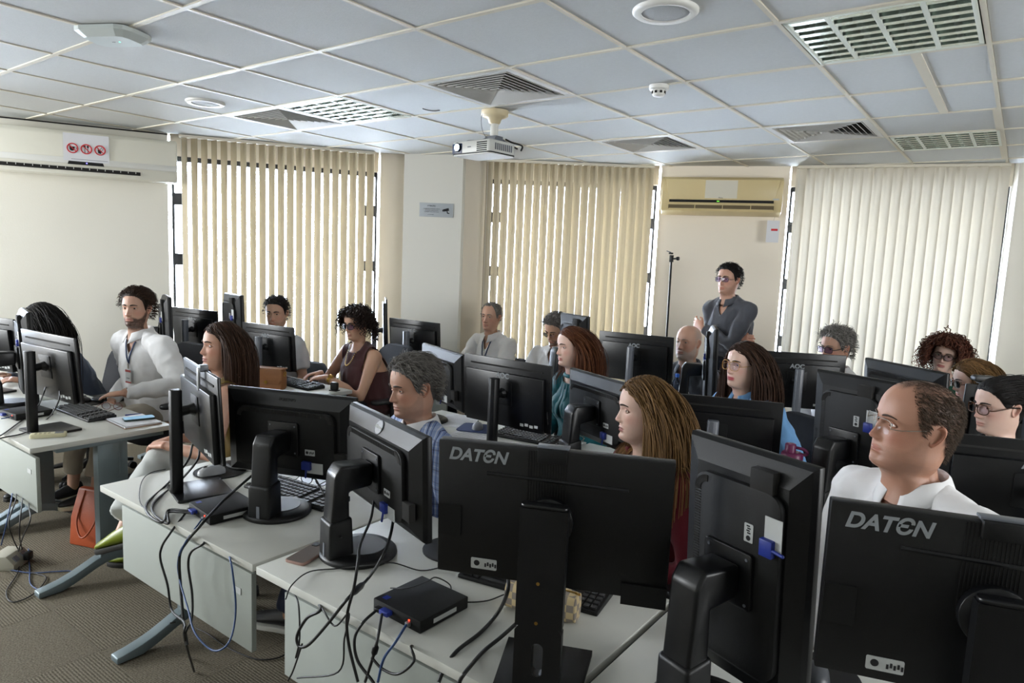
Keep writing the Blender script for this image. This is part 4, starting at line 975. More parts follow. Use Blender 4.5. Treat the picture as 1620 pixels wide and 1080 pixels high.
# ------------------------------------------------------------------ the people in the room
W_SHIRT = fabric('shirt_white', 'eaeaec'); W_SHIRT2 = fabric('shirt_white_fine', 'e6e7ea', 900)
GREY_SH = fabric('shirt_dark_grey', '4c4e55'); POLO = fabric('polo_grey', '3c3f45'); TEE = fabric('tee_grey', 'b9bcc0'); BROWN = fabric('top_brown', '46292a', 350, .35)
TEAL = fabric('blouse_teal', '0f5a62', 300, .2, rough=.6); MAROON = fabric('top_maroon', '5a1420', 300); OLIVE = fabric('blouse_olive', '5c4a1c', 300); GREEN = fabric('blouse_green', '1f4a3c', 300)
CHINO = fabric('trousers_beige', 'a39a8c'); WHITE_P = fabric('trousers_white', 'c9cdcc'); DARK_P = fabric('trousers_dark', '1f232b'); JEANS = fabric('jeans_navy', '1b2238'); BLUE_P = fabric('trousers_blue', '1c2c58')
SHOE_BK = mat('shoe_black', '17171a', .4); SOLE_W = mat('sole_cream', 'c4bca5', .7); SHOE_GR = mat('shoe_green', '6d7a17', .35); SOLE_BK = mat('sole_black', '15130f', .7)
BTN = mat('button_pale', 'b8b8b4', .4); BTN_D = mat('button_dark', '25262a', .4)
F_BLK = mat('frame_black', '101014', .3); F_GOLD = mat('frame_gold', 'a3792f', .3, metal=.8); F_SILV = mat('frame_silver', '9c968c', .3, metal=.9); F_TORT = mat('frame_tortoise', '4a2a10', .35, var=(160, .8))
NAVY = mat('lanyard_navy', '1c2f55', .7); GOLD = mat('jewel_gold', 'b08d46', .3, metal=.9); PEARL = mat('pearl', 'd9d2c8', .3)
def plaid():
    M = bpy.data.materials.new('plaid_shirt'); M.use_nodes = True; nt = M.node_tree; L = nt.links.new; b = nt.nodes['Principled BSDF']; b.inputs['Roughness'].default_value = .85
    tc = nt.nodes.new('ShaderNodeTexCoord'); sp = nt.nodes.new('ShaderNodeSeparateXYZ'); L(tc.outputs['Object'], sp.inputs[0])
    ad = nt.nodes.new('ShaderNodeMath'); ad.operation = 'ADD'; L(sp.outputs[0], ad.inputs[0]); L(sp.outputs[1], ad.inputs[1])
    def band(src, per, el):
        m1 = nt.nodes.new('ShaderNodeMath'); m1.operation = 'MULTIPLY'; m1.inputs[1].default_value = 1/per; L(src, m1.inputs[0])
        m2 = nt.nodes.new('ShaderNodeMath'); m2.operation = 'FRACT'; L(m1.outputs[0], m2.inputs[0])
        cr = nt.nodes.new('ShaderNodeValToRGB'); cr.color_ramp.interpolation = 'CONSTANT'; e = cr.color_ramp.elements
        e[0].position = 0; e[0].color = (*lin(el[0][1]), 1); e[1].position = el[1][0]; e[1].color = (*lin(el[1][1]), 1)
        for p_, c_ in el[2:]: q = e.new(p_); q.color = (*lin(c_), 1)
        L(m2.outputs[0], cr.inputs[0]); return cr.outputs[0]
    pal = [(0, 'a9b8d6'), (.22, 'dfe2ea'), (.34, 'a3b4d4'), (.47, '2c3566'), (.55, '9db0d2'), (.66, 'e6e6ea'), (.72, '9db0d2'), (.87, '4a5790'), (.92, 'adbcd8')]
    mx = nt.nodes.new('ShaderNodeMix'); mx.data_type = 'RGBA'; mx.blend_type = 'MULTIPLY'; mx.inputs[0].default_value = .6
    L(band(ad.outputs[0], .075, pal), mx.inputs[6]); L(band(sp.outputs[2], .075, pal), mx.inputs[7]); L(mx.outputs[2], b.inputs['Base Color']); return M
PLAID = plaid()
def denim():
    M = fabric('denim', '6a98c6', 420, .4, .12); return M
DENIM = denim()
PATT = mat('print_blouse', '3c3a30', .8, var=(38, .9))
HB = hair_mat('hair_dark_brown', '140c08', '4a3322'); HBK = hair_mat('hair_black', '0a0808', '211c1a'); HGR = hair_mat('hair_grey', '4c4a48', 'a6a29c'); HGR2 = hair_mat('hair_salt', '3a3836', '8c8782')
HBL = hair_mat('hair_golden_brown', '3d2813', '9a7548'); HAU = hair_mat('hair_auburn', '35190d', '7d4a2a'); HCH = hair_mat('hair_chestnut', '1d110b', '55392a'); HCURL = hair_mat('hair_curly_black', '0c0706', '30201a'); HRED = hair_mat('hair_red_curls', '2b120b', '7a4a38'); HSH = hair_mat('hair_short_brown', '231a14', '5f4d3d')
def front_of(obj, pts, off=.004):
    """drop 2-d (x,z) points onto the front of a garment"""
    me = obj.data; bv = BVHTree.FromPolygons([v.co for v in me.vertices], [p.vertices for p in me.polygons]); out = []
    for x, z in pts:
        h = bv.ray_cast(Vector((x, -2, z)), Vector((0, 1, 0)))[0]; out.append((x, (h.y if h else (out[-1][1] if out else -.1))-off, z))
    return out
def garment(P): return [c for c in P['o'].children if c.name.split('.')[0] in ('shirt', 'blouse')][0]
def strip(name, pts, wd, mt, parent, nrm=(0, -1, 0), thick=.0012):
    P = np.array(pts, float); T = unit3(np.gradient(P, axis=0)); B = unit3(np.cross(T, np.array(nrm, float)))*wd/2
    mb = MB(); mb.grid([P-B, P+B]); return mb.build(name, mt, parent, smooth=True, solid=thick)
def lanyard(P, drop=.34, half=.05, badge=True, side=0.0):
    g = garment(P); n = P['neck']; cx = n[0]+side
    for s in (-1, 1):
        pts = [(n[0]+s*half*(1-t)+(cx-n[0])*t, n[2]-.035-(drop-.035)*t) for t in np.linspace(0, 1, 16)]
        strip('lanyard', front_of(g, pts, .006), .014, NAVY, P['o'])
    if badge:
        x, y, z = front_of(g, [(cx, n[2]-drop)], .008)[0]
        mb = MB(); mb.box((cx, y-.002, z-.018), (.008, .006, .036)); mb.build('badge_clip', F_SILV, P['o'])
        y2 = front_of(g, [(cx, z-.08)], .010)[0][1]; yb = min(y, y2)
        mb = MB(); mb.box((cx, yb-.002, z-.085), (.062, .003, .092)); bd = mb.build('badge', M_stick, P['o'], bevel=.001)
        mb = MB(); mb.box((cx, yb-.0042, z-.050), (.06, .001, .014)); mb.build('badge_band', mat('badge_red', '9a2f2a', .5), bd)
        mb = MB(); mb.box((cx, yb-.0042, z-.124), (.06, .001, .010)); mb.build('badge_band', MATS['badge_red'], bd)
        mb = MB(); mb.box((cx, yb-.0042, z-.098), (.034, .001, .004)); mb.build('badge_print', M_print, bd)
def watch(P, s, strap, face=None, up=(0, 0, 1)):
    w_ = P['wr'][s]; R = P['hr'][s][0]; f = unit(P['el'][s]-w_); c = w_+f*.035; up = R[:, 2]; up = unit(up-f*(up@f)); sd = np.cross(f, up)
    mb = MB(); pts = [c+.031*(math.cos(a)*up*.82+math.sin(a)*sd) for a in np.linspace(0, 2*PI, 20, endpoint=False)]
    V = [p+f*o for p in pts for o in (-.01, .01)]; mb.add(V, [(2*i, 2*i+1, (2*i+3) % 40, (2*i+2) % 40) for i in range(20)]); o = mb.build('watch', strap, P['o'], smooth=True, solid=.003)
    mb = MB(); mb.box((0, 0, 0), (.034, .036, .009)); R2 = np.stack([sd, f, up], 1); mb.v = [tuple(R2@np.array(v)+c+up*.0275) for v in mb.v]; mb.build('watch_case', face or SHOE_BK, o, bevel=.003)
SHORT = lambda th=.012, top=.008, n=900, L=.04, seed=1, **k: [('cap', dict(thick=th*.5, top=top*.35, rough=.3, seed=seed)), ('s', dict(dict(n=n, length=L, K=7, thick=th+top*.6, lift=.22, grav=.45, comb=(.1, .75, .1), out=.35, r=.0019, seed=seed, face=False, zmin=-.06, fade=.4), **k))]
def LONG(n=520, L=.42, th=.014, part=0.0, seed=1, comb=(.8, .35, -.35), r=.0042, **k):
    return [('cap', dict(thick=th*.4, top=.0, rough=.2, seed=seed)), ('s', dict(dict(n=n, length=L, K=15, thick=th, lift=.08, grav=1.5, comb=comb, out=.05, r=r, seed=seed, face=True, part=part, spread=.10, sh=True, zmin=-.06, taper=.5, pline=.5), **k))]
def CURLY(n=520, L=.16, th=.03, curl=.011, seed=1, r=.0030, **k):
    return [('cap', dict(thick=th*.6, top=.012, rough=.6, seed=seed)), ('s', dict(dict(n=n, length=L, K=20, thick=th, lift=.75, grav=.75, comb=(.5, .1, -.4), out=.6, curl=curl, freq=150, r=r, seed=seed, face=True, spread=.5, zmin=-.05, taper=.6), **k))]

P18 = person('man with receding hair in a white shirt and rimless glasses, nearest the camera, gazing left', (-.19, 2.05, 1.30), (-.17, 2.10), -34, (-54, -6, 3), skin=vec(.41, .215, .145),
    hd=Head(width=1.06, jaw=1.10, neck=1.18, fat=.35, nose=1.05), line='rec', hairc=HSH, hair=[('s', dict(n=5200, length=.013, K=4, thick=.002, lift=.12, grav=.3, comb=(.0, .8, -.3), out=.1, r=.0006, face=False, seed=5, zmin=-.09, spread=.25, region=lambda ph, z: (z < .098) | (np.random.default_rng(3).random(len(z)) < .25)))],
    scalp=('241c16', .7, 'rec'), shirt=W_SHIRT, collar=W_SHIRT, pants=BLUE_P, shoes=(SHOE_BK, SOLE_BK), bulk=1.16, shsc=1.08, buttons=BTN, stubble=('4a3a33', .18), brows='3a2a20', browr=.8)
glasses(P18['o'], P18['hd'], P18['M'], F_SILV, 'rect', .0010, .026, .0185, half=True, tint=glass_mat('lens_rimless', 'f4f2f0', 1.3, .35))
P10 = person('woman in a maroon top with long golden brown hair and dark earrings, seen in profile', (-1.03, 2.2, 1.18), (-1.0, 2.27), -30, (-49, 0, 0), skin=SK['pale'], sex='f', hd=Head(jaw=.98, fat=.25, nose=.92, lips=1.0), line='f', hairc=HBL,
    hair=LONG(2250, .44, .010, part=.02, seed=11, r=.0017, comb=(.7, .5, -.45)), shirt=MAROON, neckcut='deep', pants=DARK_P, shoes=(SHOE_BK, SOLE_BK), bulk=1.1, lipc='8e4a4a', brows='2e1c12', bust=.012)
for s in (-1, 1):
    e = P10['T'](vec(s*.0815, .005, -.047)); mb = MB(); mb.lathe([(.004, -.004), (.011, -.002), (.011, .002), (.005, .005)], (0, 0, 0), 14, P10['Rh']@roty(s*PI/2)); mb.v = [tuple(np.array(v)+e) for v in mb.v]; er = mb.build('earring', mat('stone_dark', '1c0a0c', .15), P10['o'], smooth=True)
    mb = MB()
    for k in range(12): a = 2*PI*k/12; mb.ell(P10['T'](vec(s*.082, .005+.0125*math.cos(a), -.047+.0125*math.sin(a))), (.0028,)*3, None, 6, 4)
    tag(mb.build('bead_ring', F_SILV, er, smooth=True), kind='stuff')
P6 = person('grey-haired man in a blue plaid shirt with a white collar, looking down at his screen', (-1.98, 2.0, 1.15), (-1.95, 2.07), -18, (-16, 6, 0), skin=vec(.45, .255, .18), hd=Head(width=1.04, jaw=1.06, neck=1.12, fat=.3, nose=1.1), line='m', hairc=HGR2,
    hair=SHORT(.017, .012, 2300, .045, 7, r=.0011, spread=.3, lift=.2, grav=.35, comb=(.1, .85, .0)), shirt=PLAID, collar=W_SHIRT, pants=JEANS, shoes={'m': SHOE_BK, 's': mat('sole_white', 'd0d0cc', .6), 'yaw': {-1: -.9, 1: -.1}, 'pitch': {-1: 0, 1: 0}}, bulk=1.2, shsc=1.13,
    stubble=('6a5b55', .3), brows='3b342f', feet={-1: vec(-.40, -.47, .085), 1: vec(.15, -.42, .085)})
P3 = person('woman in an olive ruffled blouse and white trousers, brown hair, legs crossed beside the aisle', (-3.17, 1.85, 1.20), (-3.12, 1.93), -40, (-8, -5, 0), skin=vec(.52, .30, .22), sex='f', hd=Head(jaw=.96, fat=.15, nose=.95), line='f', hairc=HCH,
    hair=LONG(1950, .30, .012, part=-.01, seed=21, r=.0018, comb=(.75, .35, -.35)), shirt=OLIVE, sleeve='none', neckcut='round', pants=WHITE_P, lipc='9a5a52', brows='241610', bust=.012, legs=.06,
    hands={1: dict(w=(-3.19, 1.56, .745), curl=.7, dir=(-.7, -.6, -.1)), -1: dict(w=(-3.30, 1.66, .74), curl=.7, dir=(.5, -.75, -.1))},
    knee={1: vec(.10, -.36, .665)}, feet={1: vec(.386, -.46, .42), -1: vec(-.153, -.533, .085)}, shoes={'m': SHOE_GR, 's': SOLE_BK, 'yaw': {-1: -.25, 1: -.55}, 'pitch': {-1: 0, 1: .35}})
g_ = garment(P3); n_ = P3['neck']
for k, x0 in enumerate((-.05, .02)):
    zz = np.linspace(n_[2]-.10, n_[2]-.46, 34); base_ = np.array(front_of(g_, [(n_[0]+x0, z) for z in zz], .004)); G = []
    for j in range(5): G.append(base_+np.stack([np.full(34, .012*j)*np.sign(x0+.001)+.006*np.sin(np.arange(34)*1.1+j*.5)*j/4, -.007*j+.010*np.sin(np.arange(34)*1.1+k)*j/4, .004*np.cos(np.arange(34)*.9)*j/4], 1))
    mb = MB(); mb.grid(G); mb.build('ruffle', OLIVE, P3['o'], smooth=True, solid=.001)
for s in (-1, 1): mb = MB(); mb.ell(P3['T'](vec(s*.081, .004, -.042)), (.004,)*3, None, 8, 6); mb.build('earring', PEARL, P3['o'], smooth=True)
P1 = person('bearded young man in a white shirt with a badge on a navy lanyard, leaning back', (-4.62, 2.1, 1.27), (-4.72, 2.26), 6, (36, -3, 0), skin=vec(.50, .30, .22), hd=Head(width=.98, jaw=1.02, neck=1.08), line='m', hairc=HB,
    hair=SHORT(.016, .020, 1500, .05, 31, r=.0016, comb=(.1, .95, .1), lift=.25, spread=.15), stubble=('2a1a12', .88), shirt=W_SHIRT, collar=W_SHIRT, pants=CHINO, bulk=1.12, shsc=1.2, brows='1e130d', browr=1.2, buttons=BTN,
    hands={1: dict(w=(-4.24, 1.84, .80), curl=.35, dir=(-.85, -.5, -.1), pole=(1, .2, -.6))}, feet={1: vec(.19, -.52, .16), -1: vec(-.22, -.45, .085)}, shoes={'m': SHOE_BK, 's': SOLE_W, 'yaw': {-1: 0, 1: -.25}, 'pitch': {-1: 0, 1: 0}}, legs=.09)
lanyard(P1, .20, .05); watch(P1, 1, SHOE_BK)
P2 = person('woman bowed over her desk at the far left, face hidden by long black hair', (-5.23, 1.78, 1.15), (-5.27, 2.05), 0, (-10, 42, 0), skin=SK['mid'], sex='f', line='f', hairc=HBK, hair=LONG(1824, .48, .018, part=.0, seed=41, comb=(.6, .1, -.5), r=.002, face=False), shirt=fabric('top_slate', '4a5260'), pants=DARK_P, neckcut='round', shoes=(SHOE_BK, SOLE_BK),
    hands={1: dict(w=(-5.02, 1.60, .79), curl=.5), -1: dict(w=(-5.32, 1.58, .79), curl=.5)})
P4 = person('young man with short black hair in a light grey T-shirt before the left blind', (-4.73, 3.22, 1.19), (-4.70, 3.27), 8, (36, 4, 0), skin=vec(.48, .29, .20), hd=Head(width=1.03, jaw=1.05, neck=1.1, fat=.2), line='m', hairc=HBK, hair=SHORT(.014, .010, 1100, .03, 51, r=.0016), shirt=TEE, sleeve='short', neckcut='round', pants=DARK_P, brows='140d0a', browr=1.3, bulk=1.1, stubble=('2a1a12', .25), shoes=(SHOE_BK, SOLE_BK))
lanyard(P4, .30, .055, badge=False)
P5 = person('woman with curly black hair and dark glasses in a sleeveless brown top, typing', (-3.94, 3.36, 1.17), (-3.88, 3.42), -8, (6, 8, 0), skin=vec(.50, .295, .20), sex='f', hd=Head(fat=.2), line='f', hairc=HCURL, hair=CURLY(700, .13, .026, .010, 61, r=.0024), shirt=BROWN, sleeve='none', neckcut='round', pants=DARK_P, bulk=1.34, bust=.022, shsc=1.16, shoes=(SHOE_BK, SOLE_BK), brows='150d0a',
    hands={1: dict(w=(-3.93, 3.08, .80), curl=.6, dir=(-.75, -.65, -.1), pole=(.8, .2, -.7)), -1: dict(w=(-4.10, 3.16, .80), curl=.6, dir=(-.2, -.95, -.1), pole=(-.7, .2, -.7))})
glasses(P5['o'], P5['hd'], P5['M'], F_BLK, 'soft', .0022, .0275, .0225, tint=glass_mat('lens_violet', 'c9c4ee', 1.5, .45)); watch(P5, 1, GOLD, GOLD)
g_ = garment(P5); n_ = P5['neck']; mb = MB()
for p_ in front_of(g_, [(n_[0]+.062*math.cos(a), n_[2]-.045-.115*math.sin(a)) for a in np.linspace(0, PI, 26)], .006): mb.ell(p_, (.0058, .003, .0058), None, 8, 5)
tag(mb.build('necklace', GOLD, P5['o'], smooth=True), kind='stuff')
P7 = person('grey-haired man in a white shirt with a dark lanyard, right of the pillar', (-3.73, 4.7, 1.18), (-3.70, 4.76), -4, (10, -3, 0), skin=vec(.46, .265, .19), hd=Head(width=1.0, jaw=1.02, neck=1.05), line='rec', hairc=HGR, hair=SHORT(.008, .003, 1000, .022, 71, r=.0016), scalp=('6a6662', .5, 'rec'), shirt=W_SHIRT, collar=W_SHIRT, pants=DARK_P, buttons=BTN, bulk=1.05, shsc=1.06, brows='4a4440', shoes=(SHOE_BK, SOLE_BK),
    hands={1: dict(w=(-3.62, 4.33, .80), curl=.6), -1: dict(w=(-3.86, 4.36, .80), curl=.6, dir=(.7, -.6, 0))})
lanyard(P7, .27, .055, badge=False)
P8 = person('bearded man in a white shirt with dark buttons, head bent down before the middle blind', (-2.98, 4.6, 1.15), (-3.05, 4.72), -6, (-2, 24, 4), skin=vec(.45, .26, .18), hd=Head(jaw=1.0), line='m', hairc=HGR2, hair=SHORT(.013, .010, 1000, .035, 81, r=.0016), stubble=('2b211c', .75), shirt=W_SHIRT2, sleeve='short', collar=W_SHIRT2, buttons=BTN_D, pants=DARK_P, brows='1e1612', shoes=(SHOE_BK, SOLE_BK), shsc=1.14,
    hands={1: dict(w=(-2.84, 4.32, .80), curl=.6), -1: dict(w=(-3.10, 4.33, .80), curl=.6)})
glasses(P8['o'], P8['hd'], P8['M'], F_GOLD, 'soft', .0013, .0255, .02)
P9 = person('woman in a teal blouse with long auburn hair held back, looking left', (-2.08, 3.4, 1.20), (-2.05, 3.47), -25, (-28, 2, 0), skin=SK['pale'], sex='f', hd=Head(jaw=.95, nose=.95), line='f', hairc=HAU, hair=LONG(1800, .38, .008, part=.0, seed=91, comb=(.5, .7, -.3), r=.0017), shirt=TEAL, neckcut='round', pants=DARK_P, lipc='a05a55', brows='3a2114', shoes=(SHOE_BK, SOLE_BK), bust=.012)
n_ = P9['neck']; g_ = garment(P9)
mb = MB(); mb.tube([n_+vec(.062*math.sin(a), -.058*math.cos(a)+.004, -.012-.012*math.cos(a)) for a in np.linspace(0, 2*PI, 24, endpoint=False)], .012, 8, closed=True); mb.build('neck_band', TEAL, P9['o'], smooth=True)
for s in (-1, 1): strip('neck_tie', front_of(g_, [(n_[0]+s*(.008+.02*t), n_[2]-.05-.22*t) for t in np.linspace(0, 1, 10)], .008), .035, TEAL, P9['o'])
P11 = person('bald man with a white beard in a grey polo shirt, seated below the standing man', (-1.86, 4.6, 1.16), (-1.83, 4.66), -20, (-12, -4, 0), skin=vec(.46, .265, .19), hd=Head(width=1.02, jaw=1.04, neck=1.1, fat=.3), line='rec', scalp=('8a8580', .55, 'rec', 55), stubble=('b0aaa4', .55), shirt=POLO, sleeve='short', collar=POLO, pants=DARK_P, bulk=1.15, shsc=1.05, brows='5a524c', browr=.8, shoes=(SHOE_BK, SOLE_BK))
P13 = person('woman in a denim shirt with gold-rimmed glasses, red lipstick and long dark brown hair', (-1.09, 3.45, 1.21), (-.99, 3.54), -30, (-28, -3, 0), skin=SK['pale'], sex='f', hd=Head(jaw=.97, fat=.15), line='f', hairc=HCH, hair=LONG(1950, .42, .009, part=.012, seed=101, comb=(.7, .45, -.45), r=.0017), shirt=DENIM, collar=DENIM, pants=DARK_P, shsc=1.12, lipc='a81f3a', brows='20140f', bulk=1.1, bust=.012, shoes=(SHOE_BK, SOLE_BK))
glasses(P13['o'], P13['hd'], P13['M'], F_GOLD, 'soft', .0012, .029, .0245)
for s in (-1, 1): mb = MB(); mb.ell(P13['T'](vec(s*.081, .004, -.042)), (.0045,)*3, None, 8, 6); mb.build('earring', PEARL, P13['o'], smooth=True)
P14 = person('man with wavy grey hair and dark glasses in a white shirt before the right blind', (-.96, 4.9, 1.20), (-.94, 4.96), -35, (-30, 4, 0), skin=vec(.46, .265, .19), hd=Head(fat=.1), line='m', hairc=HGR, hair=SHORT(.020, .014, 1200, .05, 111, r=.0016, spread=.6, curl=.004, freq=90), shirt=W_SHIRT2, collar=W_SHIRT2, pants=DARK_P, brows='6a655f', shoes=(SHOE_BK, SOLE_BK))
glasses(P14['o'], P14['hd'], P14['M'], F_BLK, 'rect', .0020, .0275, .0195, tint=MATS['lens_violet'])
P15 = person('woman with reddish brown curls and dark-rimmed glasses in a green top at the right', (-.384, 5.5, 1.171), (-.36, 5.57), -14, (-4, 4, 8), skin=SK['pale'], sex='f', line='f', hairc=HRED, hair=CURLY(560, .19, .03, .010, 121), shirt=GREEN, neckcut='deep', pants=DARK_P, lipc='9a4a4a', brows='3a2114', shoes=(SHOE_BK, SOLE_BK))
glasses(P15['o'], P15['hd'], P15['M'], F_BLK, 'cat', .0019, .0285, .0215)
P16 = person('woman with light brown hair and tortoiseshell glasses, mostly hidden behind the webcam', (-.176, 4.58, 1.125), (-.15, 4.68), -20, (-62, 10, 0), skin=SK['pale'], sex='f', line='f', hairc=HBL, hair=LONG(1083, .30, .013, part=.02, seed=131, comb=(.4, .9, -.3), r=.0018), shirt=PATT, neckcut='round', pants=DARK_P, shoes=(SHOE_BK, SOLE_BK))
glasses(P16['o'], P16['hd'], P16['M'], F_TORT, 'soft', .0022, .0275, .0215)
P17 = person('woman with slicked-back dark hair and tortoiseshell glasses at the right edge, face half hidden', (-.03, 3.46, 1.17), (.0, 3.53), -25, (-50, 4, 0), skin=SK['pale'], sex='f', line='f', hairc=HBK, hair=[('cap', dict(thick=.007, top=.001, rough=.15, seed=141)), ('s', dict(n=700, length=.13, K=9, thick=.009, lift=.02, grav=.15, comb=(.05, 1, .12), out=.0, r=.0022, face=False, seed=141, spread=.06, zmin=-.02))], shirt=fabric('top_charcoal', '2b2d33'), neckcut='round', pants=DARK_P, shoes=(SHOE_BK, SOLE_BK), brows='17100c')
glasses(P17['o'], P17['hd'], P17['M'], F_TORT, 'soft', .0024, .0275, .0215)
P12 = person('man standing with folded arms in a dark grey shirt and glasses', (-1.94, 5.55, 1.60), (-1.92, 5.60), -20, (-14, -3, 0), skin=vec(.50, .28, .20), hd=Head(width=1.04, jaw=1.06, neck=1.15), line='m', hairc=HBK, hair=SHORT(.012, .014, 1300, .03, 151, r=.0016), shirt=GREY_SH, collar=GREY_SH, pants=DARK_P, stand=True, shsc=1.06, bulk=1.05, buttons=BTN_D, brows='17100c', browr=1.2, tuck=.0, shoes=(SHOE_BK, SOLE_BK), stubble=('4a3a33', .2),
    hands={1: dict(p=(-.085, -.235, 1.20), curl=.35, dir=(-.9, .15, .35), up=(-.2, -1, .1), pole=(.9, .2, -.6)), -1: dict(p=(.145, -.10, 1.13), curl=.6, dir=(.8, .5, .1), up=(0, -1, .2), pole=(-.9, .2, -.6))})
glasses(P12['o'], P12['hd'], P12['M'], F_BLK, 'rect', .0016, .027, .0185, tint=MATS['lens_violet']); watch(P12, 1, F_SILV, F_SILV)
mb = MB(); pl_ = P12['spine']([.06])[0]
mb.lathe([(.171, -.018), (.173, 0), (.171, .018)], (0, 0, 0), 28); mb.v = [(v[0]*1.06+pl_[0], v[1]*.78+pl_[1], v[2]+pl_[2]) for v in mb.v]; mb.build('belt', mat('belt_brown', '2a1d15', .4), P12['o'], smooth=True)
# ------------------------------------------------------------------ office chairs
M_seat = mat('chair_fabric', '17191f', .9, bump=(700, .3)); M_chair = mat('chair_plastic', '15161a', .45)
def office_chair():
    t = thing('office_chair', 'x', 'chair', (0, 0, 0), 0, 'black office chairs under the seated people')
    mb = MB(); mb.prism(rrect(.48, .46, .09, 5, 0, 0), .375, .43); s_ = mb.build('seat', M_seat, t, bevel=.018, seg=3)
    mb = MB(); ring = rrect(.44, .40, .12, 6)
    V = []
    for d_ in (0, .05):
        for (u, v) in ring: V.append((u, .19+d_+.10*max(0, (v+.2)/.4)-.12*(u/.22)**2*.35, .735+v))
    n = len(ring); F = [tuple(range(n-1, -1, -1)), tuple(range(n, 2*n))]+[(i, (i+1) % n, n+(i+1) % n, n+i) for i in range(n)]
    mb.add(V, F); mb.build('backrest', M_seat, t, bevel=.014, seg=3)
    mb = MB(); mb.tube(spline([(0, .05, .36), (0, .24, .36), (0, .29, .45), (0, .275, .62)], 5), .022, 8); mb.build('back_bar', M_chair, t, smooth=True)
    for s in (-1, 1):
        mb = MB(); mb.tube(spline([(s*.16, .04, .37), (s*.27, .03, .38), (s*.295, .03, .46), (s*.285, .03, .625)], 5), .02, 8); a = mb.build('arm_post', M_chair, t, smooth=True)
        mb = MB(); mb.prism(rrect(.085, .27, .04, 5, s*.285, -.01), .62, .648); mb.build('armrest', M_chair, t, bevel=.010, seg=3)
    mb = MB(); mb.lathe([(.028, .10), (.028, .25), (.02, .25), (.02, .37), (.07, .372), (.07, .385)], (0, 0, 0), 14); mb.build('gas_column', M_chair, t)
    for k in range(5):
        a = 2*PI*k/5+.3; d = vec(math.cos(a), math.sin(a), 0)
        mb = MB(); mb.tube([vec(0, 0, .115)+d*.02, vec(0, 0, .10)+d*.15, vec(0, 0, .072)+d*.29], [.026, .02, .014], 8); l = mb.build('base_leg', M_chair, t, smooth=True)
        mb = MB(); c = d*.285; q = vec(-d[1], d[0], 0)
        for s in (-1, 1): mb.lathe([(.027, -.008), (.028, 0), (.027, .008)], (0, 0, 0), 12, np.stack([d, vec(0, 0, 1), q], 1)); mb.v[-36:] = [tuple(np.array(v)+c+q*s*.012+vec(0, 0, .028)) for v in mb.v[-36:]]
        mb.build('castor', M_chair, l)
    return t
ch0 = None
for nm, lab in [('P18', 'black office chair under the nearest man in white'), ('P10', 'black office chair under the woman in maroon'), ('P6', 'black office chair under the man in plaid'), ('P3', 'black office chair under the woman in olive by the aisle'),
                   ('P1', 'dark office chair of the bearded man in white, armrest at his elbow'), ('P2', 'dark office chair of the bowed woman at the far left'), ('P4', 'black office chair under the young man in grey'), ('P5', 'black office chair of the woman in brown, backrest rising behind her shoulder'),
                   ('P7', 'black office chair under the grey-haired man with the lanyard'), ('P8', 'black office chair under the man with bent head'), ('P9', 'black office chair under the woman in teal'), ('P11', 'black office chair under the bald man in grey'),
                   ('P13', 'black office chair under the woman in denim'), ('P14', 'black office chair under the man with wavy grey hair'), ('P15', 'black office chair under the woman with red curls'), ('P16', 'black office chair under the woman behind the webcam'), ('P17', 'black office chair under the woman with slicked-back hair')]:
    P = globals()[nm]; c = office_chair() if ch0 is None else copy_tree(ch0); ch0 = ch0 or c
    c.location = (P['o'].location[0], P['o'].location[1], 0); c.rotation_euler = P['o'].rotation_euler
    c['label'] = lab
    dz = {'P4': -.17, 'P6': -.14, 'P7': -.15, 'P8': -.15, 'P9': -.1}.get(nm, .06 if nm in ('P1', 'P5') else 0)
    for q in c.children:
        if q.name.startswith('backrest'): q.location.z += dz
# ------------------------------------------------------------------ ceiling fittings
M_alu = mat('louvre_aluminium', 'c9d6cf', .22, metal=.85); M_lampfr = mat('lamp_frame', 'dfe6dc', .4); M_tube = mat('fluorescent_tube', 'e6ece8', .3)
M_vent = mat('vent_white', 'd3d3d0', .45)
def ceiling_lamp(label, i, j):
    x0, y0 = tilebox(i, j); t = thing('ceiling_lamp', label, 'lamp', (x0+S/2, y0+S/2, H), 0, 'recessed louvred ceiling lamps')
    a = S/2-.014
    mb = MB(); mb.box((0, 0, .058), (2*a, 2*a, .004)); h = mb.build('housing', mat('lamp_housing', '4a4f50', .5), t)
    mb = MB()
    for k in range(4): mb.box(((k+.5)*2*a/4-a, 0, .050), (2*a/4*.9, 2*a*.95, .003))
    for sx in (-1, 1): mb.box((sx*(a-.002), 0, .03), (.004, 2*a, .056)); mb.box((0, sx*(a-.002), .03), (2*a, .004, .056))
    mb.build('reflector', M_alu, h)
    for k in range(4):
        mb = MB(); x = (k+.5)*2*a/4-a; mb.tube([(x, -a*.93, .034), (x, a*.93, .034)], .011, 10); mb.build('tube_lamp', M_tube, t, smooth=True)
    mb = MB()
    for sx in (-1, 1): mb.box((sx*(a-.008), 0, .002), (.016, 2*a, .012)); mb.box((0, sx*(a-.008), .002), (2*a, .016, .012))
    mb.build('frame', M_lampfr, t, bevel=.002)
    for k in range(3):
        mb = MB(); x = (k+1)*2*a/4-a; mb.prism([(x-.009, -.002), (x+.009, -.002), (x+.004, .018), (x-.004, .018)], -a+.01, a-.01, 'y'); mb.build('divider', M_lampfr, t)
    for k in range(8):
        y = (k+.5)*2*a/8-a
        mb = MB(); V = []
        for u, z in ((-.016, -.001), (.016, -.001), (.005, .022), (-.005, .022)): V += [(-a+.014, y+u, z), (a-.014, y+u, z)]
        mb.add(V, [(0, 1, 3, 2), (2, 3, 5, 4), (4, 5, 7, 6), (6, 7, 1, 0)]); mb.build('louvre', M_alu, t)
ceiling_lamp('large louvred ceiling lamp at the upper right, nearest the camera', 3, 2)
